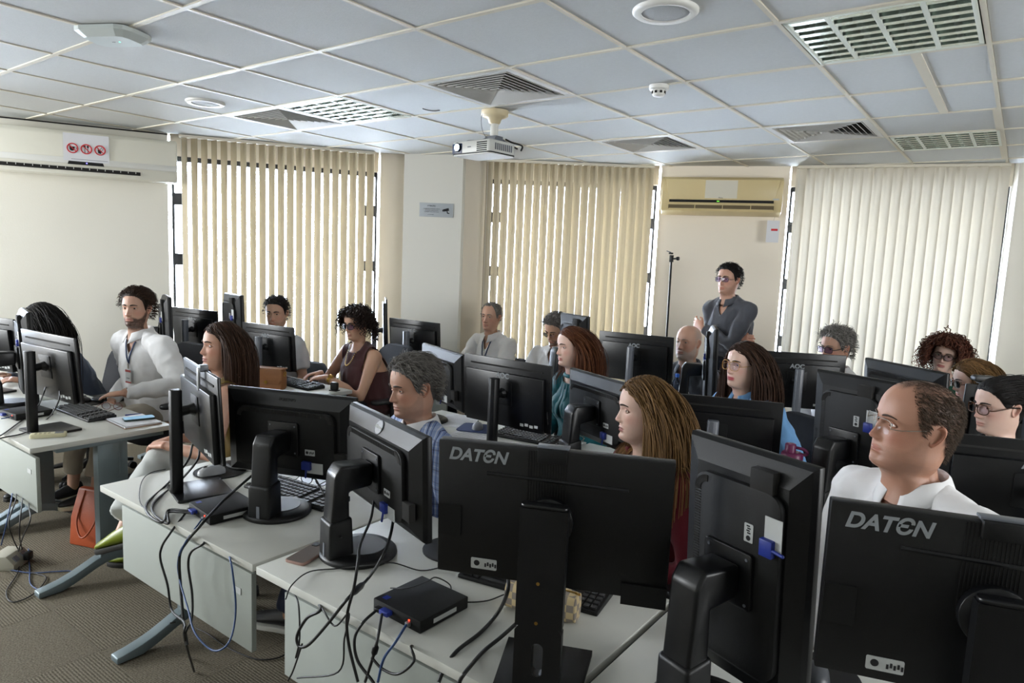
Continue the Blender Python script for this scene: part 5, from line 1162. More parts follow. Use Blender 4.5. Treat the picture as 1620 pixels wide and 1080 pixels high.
ceiling_lamp('greenish louvred ceiling lamp at upper left, beside the left air diffuser', -2, 2)
ceiling_lamp('louvred ceiling lamp above the right blind, farthest from the camera', 3, 6)
def ceiling_vent(label, i, j, size=.53):
    x0, y0 = tilebox(i, j); t = thing('ceiling_vent', label, 'vent', (x0+S/2, y0+S/2, H), 0, 'square ceiling air diffusers')
    a = size/2; b = S/2-.011
    mb = MB(); mb.box((0, 0, .02), (2*b, 2*b, .006)); mb.build('backing', M_dark, t)
    mb = MB()
    for s in (-1, 1): mb.box((s*(a+b)/2, 0, .004), (b-a+.001, 2*b, .012)); mb.box((0, s*(a+b)/2, .004), (2*a, b-a+.001, .012))
    mb.build('frame', M_vent, t)
    for k in range(8):
        r = a*(1-k/8.0)-.004; q = max(r-.020, .004); mb = MB()
        V = [(sx*r, sy*r, -.004) for sx, sy in ((-1, -1), (1, -1), (1, 1), (-1, 1))]+[(sx*q, sy*q, .014) for sx, sy in ((-1, -1), (1, -1), (1, 1), (-1, 1))]
        mb.add(V, [(n, (n+1) % 4, (n+1) % 4+4, n+4) for n in range(4)]); mb.build('louvre', M_vent, t, solid=.002)
ceiling_vent('square air diffuser above the projector', 0, 2)
ceiling_vent('square air diffuser left of the greenish lamp', -3, 2)
ceiling_vent('square air diffuser above the middle blind', 0, 5)
ceiling_vent('square air diffuser above the right air conditioner, left of the far lamp', 2, 5)
for lab, x, y in (('round ceiling loudspeaker left of the greenish lamp', -4.296, 2.404), ('round ceiling loudspeaker at the top of the photo', -1.139, 2.377)):
    t = thing('ceiling_speaker', lab, 'loudspeaker', (x, y, H), 0)
    mb = MB(); mb.lathe([(.118, .004), (.118, -.004), (.108, -.012), (.086, -.010), (.086, .004)], (0, 0, 0), 40); mb.build('rim', M_white_pl, t, smooth=True)
    mb = MB(); mb.lathe([(.086, -.004), (.06, -.009), (.02, -.011), (.001, -.011)], (0, 0, 0), 36); mb.build('grille', mat('grille_grey', 'aeb2b3', .6, bump=(900, .4)), t, smooth=True)
t = thing('smoke_detector', 'small white smoke detector on the ceiling', 'detector', (-1.594, 3.31, H), 0)
mb = MB(); mb.lathe([(.05, 0), (.05, -.018), (.046, -.024), (.03, -.026)], (0, 0, 0), 28); mb.build('base', M_white_pl, t, smooth=True)
mb = MB(); mb.lathe([(.033, -.024), (.033, -.045), (.026, -.054), (.004, -.056)], (0, 0, 0), 20); c_ = mb.build('sensor_cage', M_white_pl, t, smooth=True)
for k in range(8):
    a = 2*PI*k/8; mb = MB(); mb.box((.0335*math.cos(a), .0335*math.sin(a), -.036), (.004, .012, .012), rotz(a)); mb.build('slot', M_dark, c_)
t = thing('access_point', 'white wireless access point plate on the ceiling at upper left', 'access point', (-3.29, 1.425, H), .45)
mb = MB(); R_ = rrect(.27, .20, .05, 2); r2 = rrect(.21, .14, .035, 2); n = len(R_)
mb.add([(a, b, 0) for a, b in R_]+[(a, b, -.018) for a, b in R_]+[(a, b, -.042) for a, b in r2], [(i, (i+1) % n, (i+1) % n+n, i+n) for i in range(n)]+[(i+n, (i+1) % n+n, (i+1) % n+2*n, i+2*n) for i in range(n)]+[tuple(range(2*n, 3*n))]); mb.build('cover', mat('access_point_white', 'cdd6d6', .4), t)
mb = MB(); mb.lathe([(.004, -.0425), (.004, -.0432)], (.03, 0, 0), 10); mb.build('status_light', mat('led_green', '6fd8c8', .4, emit=('6fe8d0', 2)), t)
text('emblem', '~', .03, M_gry, t, (0, 0, -.0425), (PI, 0, 0))
# projector
t = thing('projector', 'white ceiling projector with glowing blue lens on a short pole', 'projector', (-2.742, 3.415, H), 0)
M_pj = mat('projector_white', 'cfd0cc', .4)
mb = MB(); mb.lathe([(.085, 0), (.085, -.03), (.07, -.04), (.045, -.045), (.035, -.075), (.03, -.08)], (0, 0, 0), 32); mb.build('ceiling_rose', mat('rose_cream', 'd9caa6', .45), t, smooth=True)
mb = MB(); mb.tube([(0, 0, -.075), (0, 0, -.155)], .025, 18); mb.build('pole', M_white_pl, t)
mb = MB(); mb.box((0, 0, -.17), (.09, .07, .03)); 
for sx in (-1, 1):
    for sy in (-1, 1): mb.tube([(sx*.03, sy*.025, -.165), (sx*.075, sy*.07, -.198)], .006, 6)
mb.build('bracket', M_gry, t, bevel=.003)
Rz = rotz(math.radians(-4)); yaw_p = math.radians(-4); px, py, pz = -.055, -.03, -.235
b_ = bpy.data.objects.new('body', None)
mb = MB(); mb.prism(rrect(.33, .235, .025, 4), -.038, .038); bd = mb.build('body', M_pj, t, bevel=.008, loc=(px, py, pz), rot=(0, 0, yaw_p))
mb = MB(); mb.prism(rrect(.325, .23, .025, 4), -.046, -.040); mb.build('base_plate', M_white_pl, bd)
mb = MB(); mb.prism(rrect(.334, .239, .026, 4), -.041, -.034); mb.build('seam_band', M_blk, bd)
mb = MB(); mb.box((-.115, -.116, -.004), (.085, .006, .060)); mb.build('lens_recess', mat('recess_blue', '1b2b4d', .4), bd, bevel=.002)
mb = MB(); mb.lathe([(.026, 0), (.028, .012), (.024, .014)], (0, 0, 0), 24, rotx(PI/2)); mb.v = [(a-.108, b-.116, c_+.002) for a, b, c_ in mb.v]; mb.build('lens_ring', M_blk, bd, smooth=True)
mb = MB(); mb.lathe([(.0235, .0), (.0235, .013), (.012, .018), (.001, .019)], (0, 0, 0), 24, rotx(PI/2)); mb.v = [(a-.108, b-.116, c_+.002) for a, b, c_ in mb.v]; mb.build('lens', mat('lens_lit', 'bfe4ff', .1, emit=('a8d8ff', 9)), bd, smooth=True)
for k in range(5):
    mb = MB(); mb.box((.095, -.1175, -.026+k*.012), (.085, .002, .007)); mb.build('vent_slot', M_blk_m, bd)
mb = MB()
for k in range(9): mb.box((.1655, -.07+k*.018, .0), (.002, .011, .04))
tag(mb.build('side_grille', M_gry, bd), kind='stuff')
mb = MB(); mb.box((-.01, -.119, .0), (.03, .001, .006)); mb.build('print', M_gry, bd)
for nm, pts, r_, m_ in (('cable', [(.06, .04, -.17), (.10, .06, -.19), (.16, .08, -.21), (.14, .10, -.235)], .006, M_cable), ('cable', [(-.01, .03, -.13), (0, .045, -.17), (.07, .07, -.2), (.12, .09, -.225)], .0055, M_cable), ('wire', [(-.02, -.08, 0), (-.05, -.07, -.06), (-.05, -.05, -.13), (-.02, -.03, -.18)], .002, M_cable_g), ('wire', [(-.17, -.09, -.2), (-.13, -.09, -.185), (-.04, -.05, -.185)], .0018, M_cable_g)):
    mb = MB(); mb.tube(spline(pts, 6), r_, 6); mb.build(nm, m_, t, smooth=True)
mb = MB(); mb.tube(spline([(-3.05, 3.245, H-.001), (-3.09, 3.235, H-.003), (-3.11, 3.20, H-.003), (-3.115, 3.16, H-.002)], 6), .003, 5); tag(mb.build('wire_end', M_cable), 'loose black wire end poking from the ceiling left of the projector', 'wire')

# ------------------------------------------------------------------ air conditioners, signs
d_ = unit(vec(-5.785, 2.90)-vec(-6.35, 1.84)); angL = math.atan2(d_[1], d_[0])
t = thing('air_conditioner', 'long pale air conditioner on the left wall with a paper notice', 'air conditioner', (-5.785+d_[0]*.075, 2.90+d_[1]*.075, 2.19), angL)
M_ac = mat('ac_white', 'e8e6da', .35)
Lc = 1.38
prof = [(0, .33), (-.19, .33), (-.215, .30), (-.225, .12), (-.215, .085), (-.20, .0), (-.03, .0), (0, .02)]
mb = MB(); mb.prism(prof, -Lc, 0, 'x'); bd = mb.build('body', M_ac, t, bevel=.012, seg=3)
mb = MB(); mb.box((-Lc/2, -.226, .105), (Lc*.995, .006, .045)); mb.build('lower_lip', M_white_pl, t, bevel=.002)
mb = MB(); mb.box((-Lc/2-.1, -.2115, .045), (Lc-.32, .014, .026)); v_ = mb.build('air_slot', M_dark, t)
for k in range(20): mb = MB(); mb.box((-.24-k*.052, -.219, .052), (.004, .004, .016)); mb.build('louvre_pin', M_white_pl, v_)
mb = MB(); mb.prism([(-.745, .078), (-.505, .078), (-.52, .125), (-.73, .125)], -.2296, -.225, 'y'); dp = mb.build('display', M_blk_s, t)
mb = MB(); mb.box((-.62, -.230, .092), (.010, .001, .006)); mb.build('indicator', mat('led_violet', '7a70ff', .4, emit=('8a80ff', 2)), dp)
sg = thing('paper_notice', 'white paper notice with three red prohibition symbols on the left air conditioner', 'sign', (-5.785-d_[0]*.545, 2.90-d_[1]*.545, 2.15), angL)
mb = MB(); mb.box((0, -.2305, .245), (.30, .0012, .205)); ph_ = mb.build('sheet', mat('paper_white', 'e3e4ea', .7), sg)
M_red = mat('sign_red', 'c4202c', .6)
for k in range(3):
    cx = -.09+k*.09; cz = .238
    mb = MB(); mb.tube([(cx+.034*math.cos(a), -.2322, cz+.034*math.sin(a)) for a in np.linspace(0, 2*PI, 32, endpoint=False)], .0045, 5, closed=True); mb.box((cx, -.2325, cz), (.066, .0012, .0065), roty(math.radians(45)))
    mb.build('prohibition_ring', M_red, ph_)
    mb = MB()
    if k == 0: mb.prism([(cx-.02, cz+.012), (cx+.016, cz+.012), (cx+.013, cz-.012), (cx+.004, cz-.02), (cx-.010, cz-.02), (cx-.018, cz-.010)], -.2318, -.2309, 'y'); mb.tube([(cx+.018+.008*math.cos(a), -.2315, cz+.001+.009*math.sin(a)) for a in np.linspace(-1.4, 1.4, 9)], .002, 5)
    elif k == 1: mb.box((cx-.010, -.2315, cz-.006), (.004, .0008, .046)); mb.box((cx-.010, -.2315, cz+.018), (.012, .0008, .016)); mb.box((cx+.010, -.2315, cz-.006), (.004, .0008, .046)); mb.ell((cx+.010, -.2315, cz+.018), (.007, .0008, .010), None, 10, 6)
    else: mb.prism([(cx-.016, cz+.006), (cx+.012, cz-.002), (cx+.006, cz-.026), (cx-.012, cz-.022)], -.2318, -.2309, 'y'); mb.tube([(cx+.002, -.2315, cz+.004), (cx+.012, -.2315, cz+.024), (cx+.022, -.2315, cz+.016), (cx+.016, -.2315, cz+.0)], .0018, 5)
    mb.build('pictogram', M_print, ph_)
mb = MB(); mb.box((.02, -.2313, .158), (.24, .0006, .003)); mb.build('caption_line', M_gry, ph_)
# right air conditioner
e_ = unit(vec(-1.75, 6.35)-vec(-2.79, 5.96)); angR = math.atan2(e_[1], e_[0])
o_ = vec(-2.79, 5.96)+e_*.03
t = thing('air_conditioner', 'yellowed split air conditioner on the wall above the standing man', 'air conditioner', (o_[0], o_[1], 2.16), angR)
M_ac2 = mat('ac_yellowed', 'd2c092', .3); W2 = 1.02
mb = MB(); mb.prism([(0, .325), (-.17, .325), (-.205, .30), (-.215, .125), (-.205, .10), (-.19, .03), (-.10, .0), (0, .0)], 0, W2, 'x'); mb.build('body', M_ac2, t, bevel=.008, seg=3)
mb = MB(); mb.prism([(.07, .125), (W2-.07, .125), (W2-.03, .30), (.03, .30)], -.2185, -.205, 'y'); fp = mb.build('front_panel', M_ac2, t, bevel=.003)
mb = MB(); mb.box((W2/2-.0, -.2190, .215), (.27, .001, .155)); mb.build('pale_patch', mat('ac_patch', 'd8d3c4', .35), fp)
mb = MB(); mb.box((W2/2, -.2180, .112), (W2*.86, .006, .022)); ds = mb.build('display', M_blk_s, t)
mb = MB(); mb.box((W2/2-.02, -.2214, .112), (.022, .001, .008)); mb.build('indicator', mat('led_dim', '3c6a2a', .4, emit=('6ad040', 1)), ds)
mb = MB(); mb.box((W2/2, -.200, .062), (W2*.87, .02, .035)); sl = mb.build('air_slot', mat('slot_brown', '5e5138', .7), t)
for k in range(3): mb = MB(); mb.box((W2*(.29+.23*k), -.211, .062), (.006, .006, .04)); mb.build('louvre_pin', M_ac2, sl)
mb = MB(); mb.box((W2/2, -.208, .045), (W2*.86, .012, .008), rotx(.3)); mb.build('louvre', M_ac2, sl)
text('logo', 'Midea', .016, M_print, fp, (W2/2+.0, -.2190, .142), (PI/2, 0, 0))
mb = MB(); mb.box((W2-.055, -.2190, .135), (.05, .001, .012)); mb.build('energy_sticker', M_stick, fp)
mb = MB(); mb.box((0, 0, 0), (.105, .0015, .19)); tagp = vec(-2.79, 5.96)+e_*1.0+vec(e_[1], -e_[0])*.10
t2 = thing('paper_tag', 'paper tag with a red strip hanging from the right air conditioner', 'tag', (tagp[0], tagp[1], 2.03), angR+.1)
sh_ = mb.build('sheet', MATS['paper_white'], t2)
mb = MB(); mb.box((.012, -.0012, .015), (.055, .001, .018)); mb.build('red_strip', M_red, sh_)
mb = MB(); mb.tube([(0, 0, .095), (.01, .0, .135), (.03, -.005, .145)], .001, 5); mb.build('string', M_gry, t2)
# sign on the pillar
c0 = vec(-4.615, 4.465); c1 = vec(-4.17, 4.765); u_ = unit(c1-c0); angC = math.atan2(u_[1], u_[0]); sp_ = c0+u_*.305
t = thing('wall_sign', 'small grey surveillance sign with a camera symbol on the pillar', 'sign', (sp_[0]+u_[1]*.004, sp_[1]-u_[0]*.004, 2.108), angC)
mb = MB(); mb.box((0, 0, 0), (.31, .006, .125)); pl = mb.build('plate', mat('sign_plate', 'a4aab0', .45), t, bevel=.001)
mb = MB()
for sx in (-1, 1): mb.box((sx*.149, -.0033, 0), (.0015, .0006, .113)); mb.box((0, -.0033, sx*.056), (.298, .0006, .0015))
mb.build('border', M_stick, pl)
text('heading', 'ATEN\u00c7\u00c3O', .016, M_print, pl, (-.045, -.0035, .036), (PI/2, 0, 0), bold=.0002)
for k, ln in enumerate(('O AMBIENTE EST\u00c1 SENDO FILMADO.', 'AS IMAGENS GRAVADAS S\u00c3O', 'CONFIDENCIAIS E PROTEGIDAS,')): text('notice_line', ln, .0092, M_print, pl, (-.042, -.0035, .010-.014*k), (PI/2, 0, 0))
text('notice_line', 'Lei 13.541/2003', .0085, M_print, pl, (-.05, -.0035, -.042), (PI/2, 0, 0))
mb = MB(); mb.prism([(.062, .008), (.112, .022), (.118, -.002), (.07, -.012)], -.0045, -.0030, 'y'); mb.prism([(.054, .002), (.062, .006), (.068, -.010), (.060, -.014)], -.0045, -.0030, 'y'); mb.prism([(.094, -.006), (.102, -.004), (.106, -.020), (.120, -.024), (.120, -.032), (.100, -.028)], -.0045, -.0030, 'y'); mb.build('camera_symbol', M_print, pl)
# light stand
t = thing('light_stand', 'black light stand pole with clamp head before the right wall', 'stand', (-2.44, 5.55, 0), 0)
mb = MB(); mb.tube([(0, 0, .12), (-.005, 0, .9)], .013, 10); mb.tube([(-.005, 0, .88), (-.012, 0, 1.76)], .009, 10); mb.build('pole', M_blk, t)
for k in range(3): a = 2*PI*k/3+.4; mb = MB(); mb.tube([(0, 0, .55), (.27*math.cos(a), .27*math.sin(a), .012)], .008, 8); mb.build('leg', M_blk, t)
mb = MB(); mb.box((-.012, 0, 1.755), (.028, .03, .06)); mb.box((-.02, 0, 1.80), (.035, .02, .014)); hd_ = mb.build('clamp', M_blk, t, bevel=.003)
mb = MB(); mb.tube([(0, 0, 1.755), (.055, -.03, 1.757)], .008, 8); mb.lathe([(.014, -.012), (.017, 0), (.014, .012)], (0, 0, 0), 12, roty(PI/2)); mb.v[-36:] = [(v[0]+.06, v[1]-.032, v[2]+1.757) for v in mb.v[-36:]]; mb.build('knob', M_blk_s, hd_)
mb = MB(); mb.tube([(-.02, 0, 1.808), (-.06, 0, 1.82)], .004, 6); mb.build('lever', M_gry, hd_)

# ------------------------------------------------------------------ things on the desks
def keyboard(label, x, y, rz, w_=.44, d__=.145, z=DZ):
    t = thing('keyboard', label, 'keyboard', (x, y, z), rz)
    mb = MB(); mb.prism([(-d__/2, 0), (d__/2, 0), (d__/2, .021), (d__/2-.01, .023), (-d__/2, .012)], -w_/2, w_/2, 'x'); mb.build('case', M_blk, t, bevel=.003)
    mb = MB(); cols, rows = 21, 6
    for r in range(rows):
        for c in range(cols):
            if c in (15, 18) and r not in (): pass
            u = -w_/2+.016+c*(w_-.032)/(cols-1); v = d__/2-.018-r*(d__-.034)/(rows-1)-(0 if r else -.003)
            if c == 14 or c == 17: continue
            if r == 5 and 3 <= c <= 8:
                if c == 5: mb.box((u+.01, v, .0215-.0018*r), (.11, .0155, .006))
                continue
            mb.box((u, v, .0255-.0018*r), (.0158, .0158, .006))
    tag(mb.build('keycaps', M_key, t, bevel=.0), kind='stuff')
    mb = MB()
    for k in range(3): mb.box((w_/2-.03-k*.018, d__/2-.010, .0245), (.010, .003, .001))
    mb.build('indicator_marks', M_blue_pl, t)
    return t
keyboard('black keyboard beside the notebook on the desk at left', -4.10, 1.57, .02)
keyboard('black keyboard behind the round-footed monitor on the aisle desk', -2.20, 1.585, .10)
keyboard('black keyboard partly behind the checkered pouch', -1.06, 1.59, .18)
keyboard('black keyboard under the wide slim monitor of the second row', -2.01, 2.94, .12)
keyboard('black keyboard under the hands of the woman in brown', -4.06, 2.93, .0)
keyboard('black keyboard before the slim monitor near the bearded man', -5.04, 2.98, .1, .40)
keyboard('black keyboard near the green folder in the third row', -1.16, 4.26, .1)
def small_pc(label, x, y, rz):
    t = thing('mini_computer', label, 'computer', (x, y, DZ), rz)
    mb = MB(); mb.box((0, 0, .0185), (.18, .18, .034)); c = mb.build('case', M_blk_m, t, bevel=.003)
    mb = MB(); mb.box((.0905, .0, .018), (.001, .085, .012)); mb.build('service_label', M_stick, c)
    mb = MB(); mb.box((-.065, -.065, .0357), (.018, .018, .0006)); mb.build('badge', M_blue_pl, c)
    mb = MB(); mb.box((-.03, -.098, .02), (.032, .022, .013)); mb.build('video_plug', M_blue_pl, t, bevel=.002)
    mb = MB(); mb.box((-.06, -.096, .016), (.024, .018, .011)); mb.build('power_plug', M_blk, t, bevel=.002)
    mb = MB(); mb.box((.05, -.094, .016), (.013, .012, .011)); pl_ = mb.build('network_plug', M_cable_g, t, bevel=.001)
    mb = MB(); mb.box((.05, -.0905, .025), (.004, .002, .003)); mb.build('status_light', mat('led_red', 'ff2a12', .4, emit=('ff2a12', 6)), c)
    for s in (-1, 1): mb = MB(); mb.box((s*.07, 0, .001), (.015, .12, .002)); mb.build('foot', M_blk, t)
    return t
small_pc('small flat black computer beside the neck of the round-footed monitor', -2.225, 1.30, -.12)
small_pc('small flat black computer with a red light, before the lettered monitor', -1.215, 1.275, -.03)
small_pc('small flat black computer at the left edge, behind the slim monitor', -4.25, 1.345, .1)
def disc_pad(label, x, y, r, wrist=True):
    t = thing('mouse_pad', label, 'mouse pad', (x, y, DZ), 0)
    mb = MB(); mb.lathe([(r, 0), (r, .004), (r-.002, .005)], (0, 0, 0), 36); mb.build('mat', M_blk_m, t)
    if wrist: mb = MB(); mb.ell((0, -r*.0+r*.72, .012), (r*.75, r*.34, .013), None, 20, 8); mb.build('wrist_rest', M_blk_m, t, smooth=True)
disc_pad('black round mouse pad under the silver mouse', -2.66, 1.535, .105); disc_pad('black round mouse pad behind the badge monitor', -1.40, 1.62, .105, False); disc_pad('black gel mouse pad at the hand of the bearded man', -4.37, 1.69, .085)
disc_pad('dark mouse pad at the lower right under the nearest monitor', -.30, 1.67, .10, False)
t = thing('mouse_pad', 'blue mouse pad on the papers of the second row', 'mouse pad', (-2.37, 2.90, DZ+.003), .4); mb = MB(); mb.prism(rrect(.2, .19, .03), 0, .004); mb.build('mat', mat('pad_blue', '2c3c66', .8), t)
def mouse(label, x, y, rz, body, z):
    t = thing('computer_mouse', label, 'mouse', (x, y, z), rz)
    mb = MB(); V = []; prof = [(-.055, .006, .012), (-.05, .020, .022), (-.03, .029, .033), (0, .031, .037), (.03, .029, .031), (.05, .022, .02), (.056, .006, .012)]
    n = 12
    for yy, w_, h_ in prof:
        for j in range(n): a = PI*j/(n-1); V.append((w_*math.cos(a), yy, .001+h_*math.sin(a)))
    mb.add(V, [(i*n+j, i*n+j+1, (i+1)*n+j+1, (i+1)*n+j) for i in range(6) for j in range(n-1)]+[(i*n, (i+1)*n, (i+1)*n+n-1, i*n+n-1) for i in range(6)]+[tuple(range(n)), tuple(range(6*n, 7*n))]); b = mb.build('shell', body, t, smooth=True)
    mb = MB(); mb.lathe([(.008, -.003), (.0085, 0), (.008, .003)], (0, 0, 0), 12, roty(PI/2)); mb.v = [(a, b_+.025, c_+.030) for a, b_, c_ in mb.v]; mb.build('wheel', M_blk, t)
    return t
mouse('silver computer mouse on the round pad of the aisle desk', -2.645, 1.49, 2.9, mat('mouse_silver', '9fa1a4', .35), DZ+.005)
mouse('grey mouse with red mark on the blue pad', -2.36, 2.89, .6, mat('mouse_grey', '6e7076', .4), DZ+.007)
mouse('dark mouse with pale wheel at the lower edge of the photo', -.295, 1.645, .2, mat('mouse_dark', '3a3d42', .35), DZ+.005)
mouse('black mouse beside the slim monitor on the desk at left', -4.385, 1.665, .3, M_blk_s, DZ+.005)
def phone(label, x, y, rz, case, scr, z=DZ, back=True):
    t = thing('phone', label, 'phone', (x, y, z), rz)
    mb = MB(); mb.prism(rrect(.073, .150, .011, 4), 0, .009); b = mb.build('case', case, t, bevel=.002)
    mb = MB(); mb.prism(rrect(.067, .144, .009, 4), .009, .0096); mb.build('glass', scr, t)
    if back: mb = MB(); mb.prism(rrect(.022, .026, .006, 3, -.018, .055), .0096, .0115); mb.build('camera_bump', M_blk_s, t)
phone('pink phone on the desk edge, left of the badge monitor', -1.712, 1.285, .30-.05, mat('case_pink', '9b7c72', .4), mat('phone_glass_pale', '7b736e', .12), DZ)
phone('dark green phone with lit blue screen on the notebook', -3.735, 1.695, -.25, mat('case_green', '1f3a36', .4), mat('screen_blue', '6f97b3', .2, emit=('7fb0d0', .35)), DZ+.0145, False)
phone('black phone on the desk before the woman in teal', -1.945, 3.03, -1.1, M_blk_s, M_screen, DZ, False)
t = thing('notebook', 'spiral notebook with white pages on the left desk corner', 'notebook', (-3.735, 1.67, DZ), -.05)
mb = MB(); mb.box((0, 0, .002), (.245, .185, .003)); mb.build('cover', mat('cover_tan', 'a07a55', .7), t); mb = MB(); mb.box((0, 0, .0085), (.24, .18, .009)); mb.build('pages', mat('paper_page', 'd6d9df', .8, var=(60, .04)), t)
mb = MB()
for k in range(26): c = -.115+k*.0092; mb.tube([(c, -.0905+.006*math.cos(a), .0075+.0075*math.sin(a)) for a in np.linspace(0, 2*PI, 8, endpoint=False)], .0008, 4, closed=True)
tag(mb.build('spiral', M_gry, t), kind='stuff')
mb = MB(); mb.tube([(-3.905, 1.70, DZ+.005), (-3.88, 1.775, DZ+.005)], .004, 8); tag(mb.build('pen', M_blue_pl, smooth=True), 'blue pen behind the notebook', 'pen')
t = thing('remote_control', 'cream remote control on the front edge of the left desk', 'remote', (-3.715, 1.262, DZ), -.47)
mb = MB(); mb.prism(rrect(.046, .150, .012, 3), 0, .020); mb.build('case', mat('remote_cream', 'cfc9a8', .45), t, bevel=.005)
for r in range(4):
    for c in range(3): mb = MB(); mb.box((-.012+.012*c, -.05+.018*r, .0207), (.007, .009, .002)); mb.build('button', mat('remote_button', 'b3ad92', .5), t)
mb = MB(); mb.box((0, .045, .0203), (.032, .036, .001)); mb.build('display', M_gry, t)
def specs(label, x, y, rz, m_):
    t = thing('eyeglasses', label, 'eyeglasses', (x, y, DZ), rz); f = MB()
    for s in (-1, 1):
        pts = [(s*.034+.026*math.cos(a), .0, .022+.020*math.sin(a)) for a in np.linspace(0, 2*PI, 20, endpoint=False)]; f.tube(pts, .0018, 5, closed=True)
        mb = MB(); mb.add(pts+[(s*.034, 0, .022)], [(i, (i+1) % 20, 20) for i in range(20)]); mb.build('lens', M_lens, t)
        f.tube(spline([(s*.060, 0, .03), (s*.064, -.01, .03), (s*.05, -.09, .020), (s*.035, -.13, .003)], 4), .0018, 5)
    f.tube([(-.009, 0, .025), (0, -.001, .028), (.009, 0, .025)], .0018, 5); f.build('frame', m_, t, smooth=True)
specs('folded black eyeglasses on the aisle desk behind the monitor', -2.24, 1.70, .35, F_BLK); specs('reddish eyeglasses beside the keyboard on the left desk', -4.10, 1.715, .6, mat('frame_red', '6e3b35', .4)); specs('thin eyeglasses on the desk beside the woman in teal', -1.835, 3.05, .3, F_SILV)
# checkered pouch
def checker():
    M = bpy.data.materials.new('checkered_canvas'); M.use_nodes = True; nt = M.node_tree; b = nt.nodes['Principled BSDF']; b.inputs['Roughness'].default_value = .6
    tc = nt.nodes.new('ShaderNodeTexCoord'); c = nt.nodes.new('ShaderNodeTexChecker'); c.inputs['Scale'].default_value = 52; c.inputs[1].default_value = (*lin('c9b48a'), 1); c.inputs[2].default_value = (*lin('8a8078'), 1)
    nt.links.new(tc.outputs['Object'], c.inputs[0]); nt.links.new(c.outputs[0], b.inputs['Base Color']); return M
t = thing('pencil_pouch', 'beige and grey checkered pouch behind the pole of the lettered monitor', 'pouch', (-.955, 1.475, DZ), .25)
mb = MB(); V = []; n = 20
for i, (x, sc_) in enumerate(((-.103, .55), (-.1, .9), (-.06, 1), (.06, 1), (.1, .9), (.103, .55))):
    for j in range(n): a = 2*PI*j/n; V.append((x, .034*sc_*math.copysign(abs(math.cos(a))**.6, math.cos(a)), .0405+.0405*sc_*math.copysign(abs(math.sin(a))**.7, math.sin(a))))
mb.add(V, [(i*n+j, i*n+(j+1) % n, (i+1)*n+(j+1) % n, (i+1)*n+j) for i in range(5) for j in range(n)]+[tuple(range(n)), tuple(range(5*n, 6*n))]); mb.build('bag', checker(), t, smooth=True)
mb = MB(); mb.tube([(-.095, 0, .081), (.095, 0, .081)], .002, 6); mb.box((.098, 0, .078), (.014, .006, .004)); mb.build('zip', GOLD, t)
# papers
def paper(label, x, y, rz, w_=.21, h_=.297, z=DZ, sheets=1, col='d9dade'):
    t = thing('paper_sheet' if sheets == 1 else 'paper_stack', label, 'paper', (x, y, z), rz); mb = MB(); mb.box((0, 0, .0008*sheets), (w_, h_, .0015*sheets)); s_ = mb.build('sheet' if sheets == 1 else 'sheets', mat('paper_'+col, col, .8), t)
    mb = MB()
    for k in range(9): mb.box((0, h_*.38-k*h_*.085, .00082*sheets+.00075*sheets), (w_*(.8 if k % 3 else .55), .0035, .0002))
    mb.build('print_lines', M_gry, s_)
paper('white printed papers beside the man in plaid', -2.56, 2.96, .5, sheets=3); paper('white sheet under the grey mouse, left of the lettered monitor', -2.30, 2.76, .2, .22, .2)
paper('white note pad under the hands of the woman in brown', -4.06, 3.055, .1, .16, .09); paper('white paper by the keyboard near the bearded man', -4.93, 2.83, .2, .2, .15); paper('white papers in the third row near the green folder', -.92, 4.28, .1, .21, .12, sheets=2)
paper('white sheet under the left end of the keyboard on the aisle desk', -2.50, 1.70, .1, .21, .14)
t = thing('folder', 'green folder on the third-row desk', 'folder', (-.80, 4.10, DZ), .1); mb = MB(); mb.box((0, 0, .004), (.17, .2, .007)); mb.build('cover', mat('folder_green', '2f8a63', .5), t, bevel=.001); mb = MB(); mb.box((0, 0, .0085), (.16, .19, .002)); mb.build('pages', MATS['paper_d9dade'], t)
t = thing('wallet', 'black wallet on the green folder', 'wallet', (-.79, 4.12, DZ+.0095), .4); mb = MB(); mb.prism(rrect(.11, .09, .01), 0, .018); mb.build('leather', M_blk_m, t, bevel=.004); mb = MB(); mb.prism(rrect(.10, .08, .01), .018, .026); mb.build('flap', M_blk_s, t, bevel=.003)
# bottles
t = thing('drink_bottle', 'purple lidded drink bottle between the two second-row desks', 'bottle', (-.645, 2.70, DZ), .2)
M_pur = mat('bottle_purple', '6e2450', .4)
mb = MB(); mb.lathe([(.034, 0), (.038, .006), (.038, .215), (.034, .23)], (0, 0, 0), 28); mb.build('body', mat('bottle_clear', 'b9a9b4', .2), t, smooth=True)
mb = MB(); mb.lathe([(.040, .225), (.040, .257), (.036, .263), (.02, .264)], (0, 0, 0), 28); l_ = mb.build('lid', M_pur, t, smooth=True)
mb = MB(); mb.lathe([(.020, .261), (.020, .293), (.017, .296), (.002, .296)], (-.008, 0, 0), 20); mb.build('spout_cap', M_pur, l_, smooth=True)
mb = MB(); mb.tube(spline([(.008, 0, .283), (.035, -.004, .281), (.052, 0, .271), (.048, .004, .259), (.03, 0, .259)], 5), .006, 8); mb.build('carry_loop', M_pur, l_, smooth=True)
t = thing('water_bottle', 'clear water bottle with blue cap beside the bald man', 'bottle', (-1.775, 4.24, DZ), 0)
mb = MB(); mb.lathe([(.026, 0), (.031, .006), (.030, .05), (.031, .10), (.030, .15), (.031, .175), (.022, .205), (.012, .22), (.012, .235)], (0, 0, 0), 24); mb.build('bottle_body', glass_mat('clear_plastic', 'c9d4e4', 1.3), t, smooth=True)
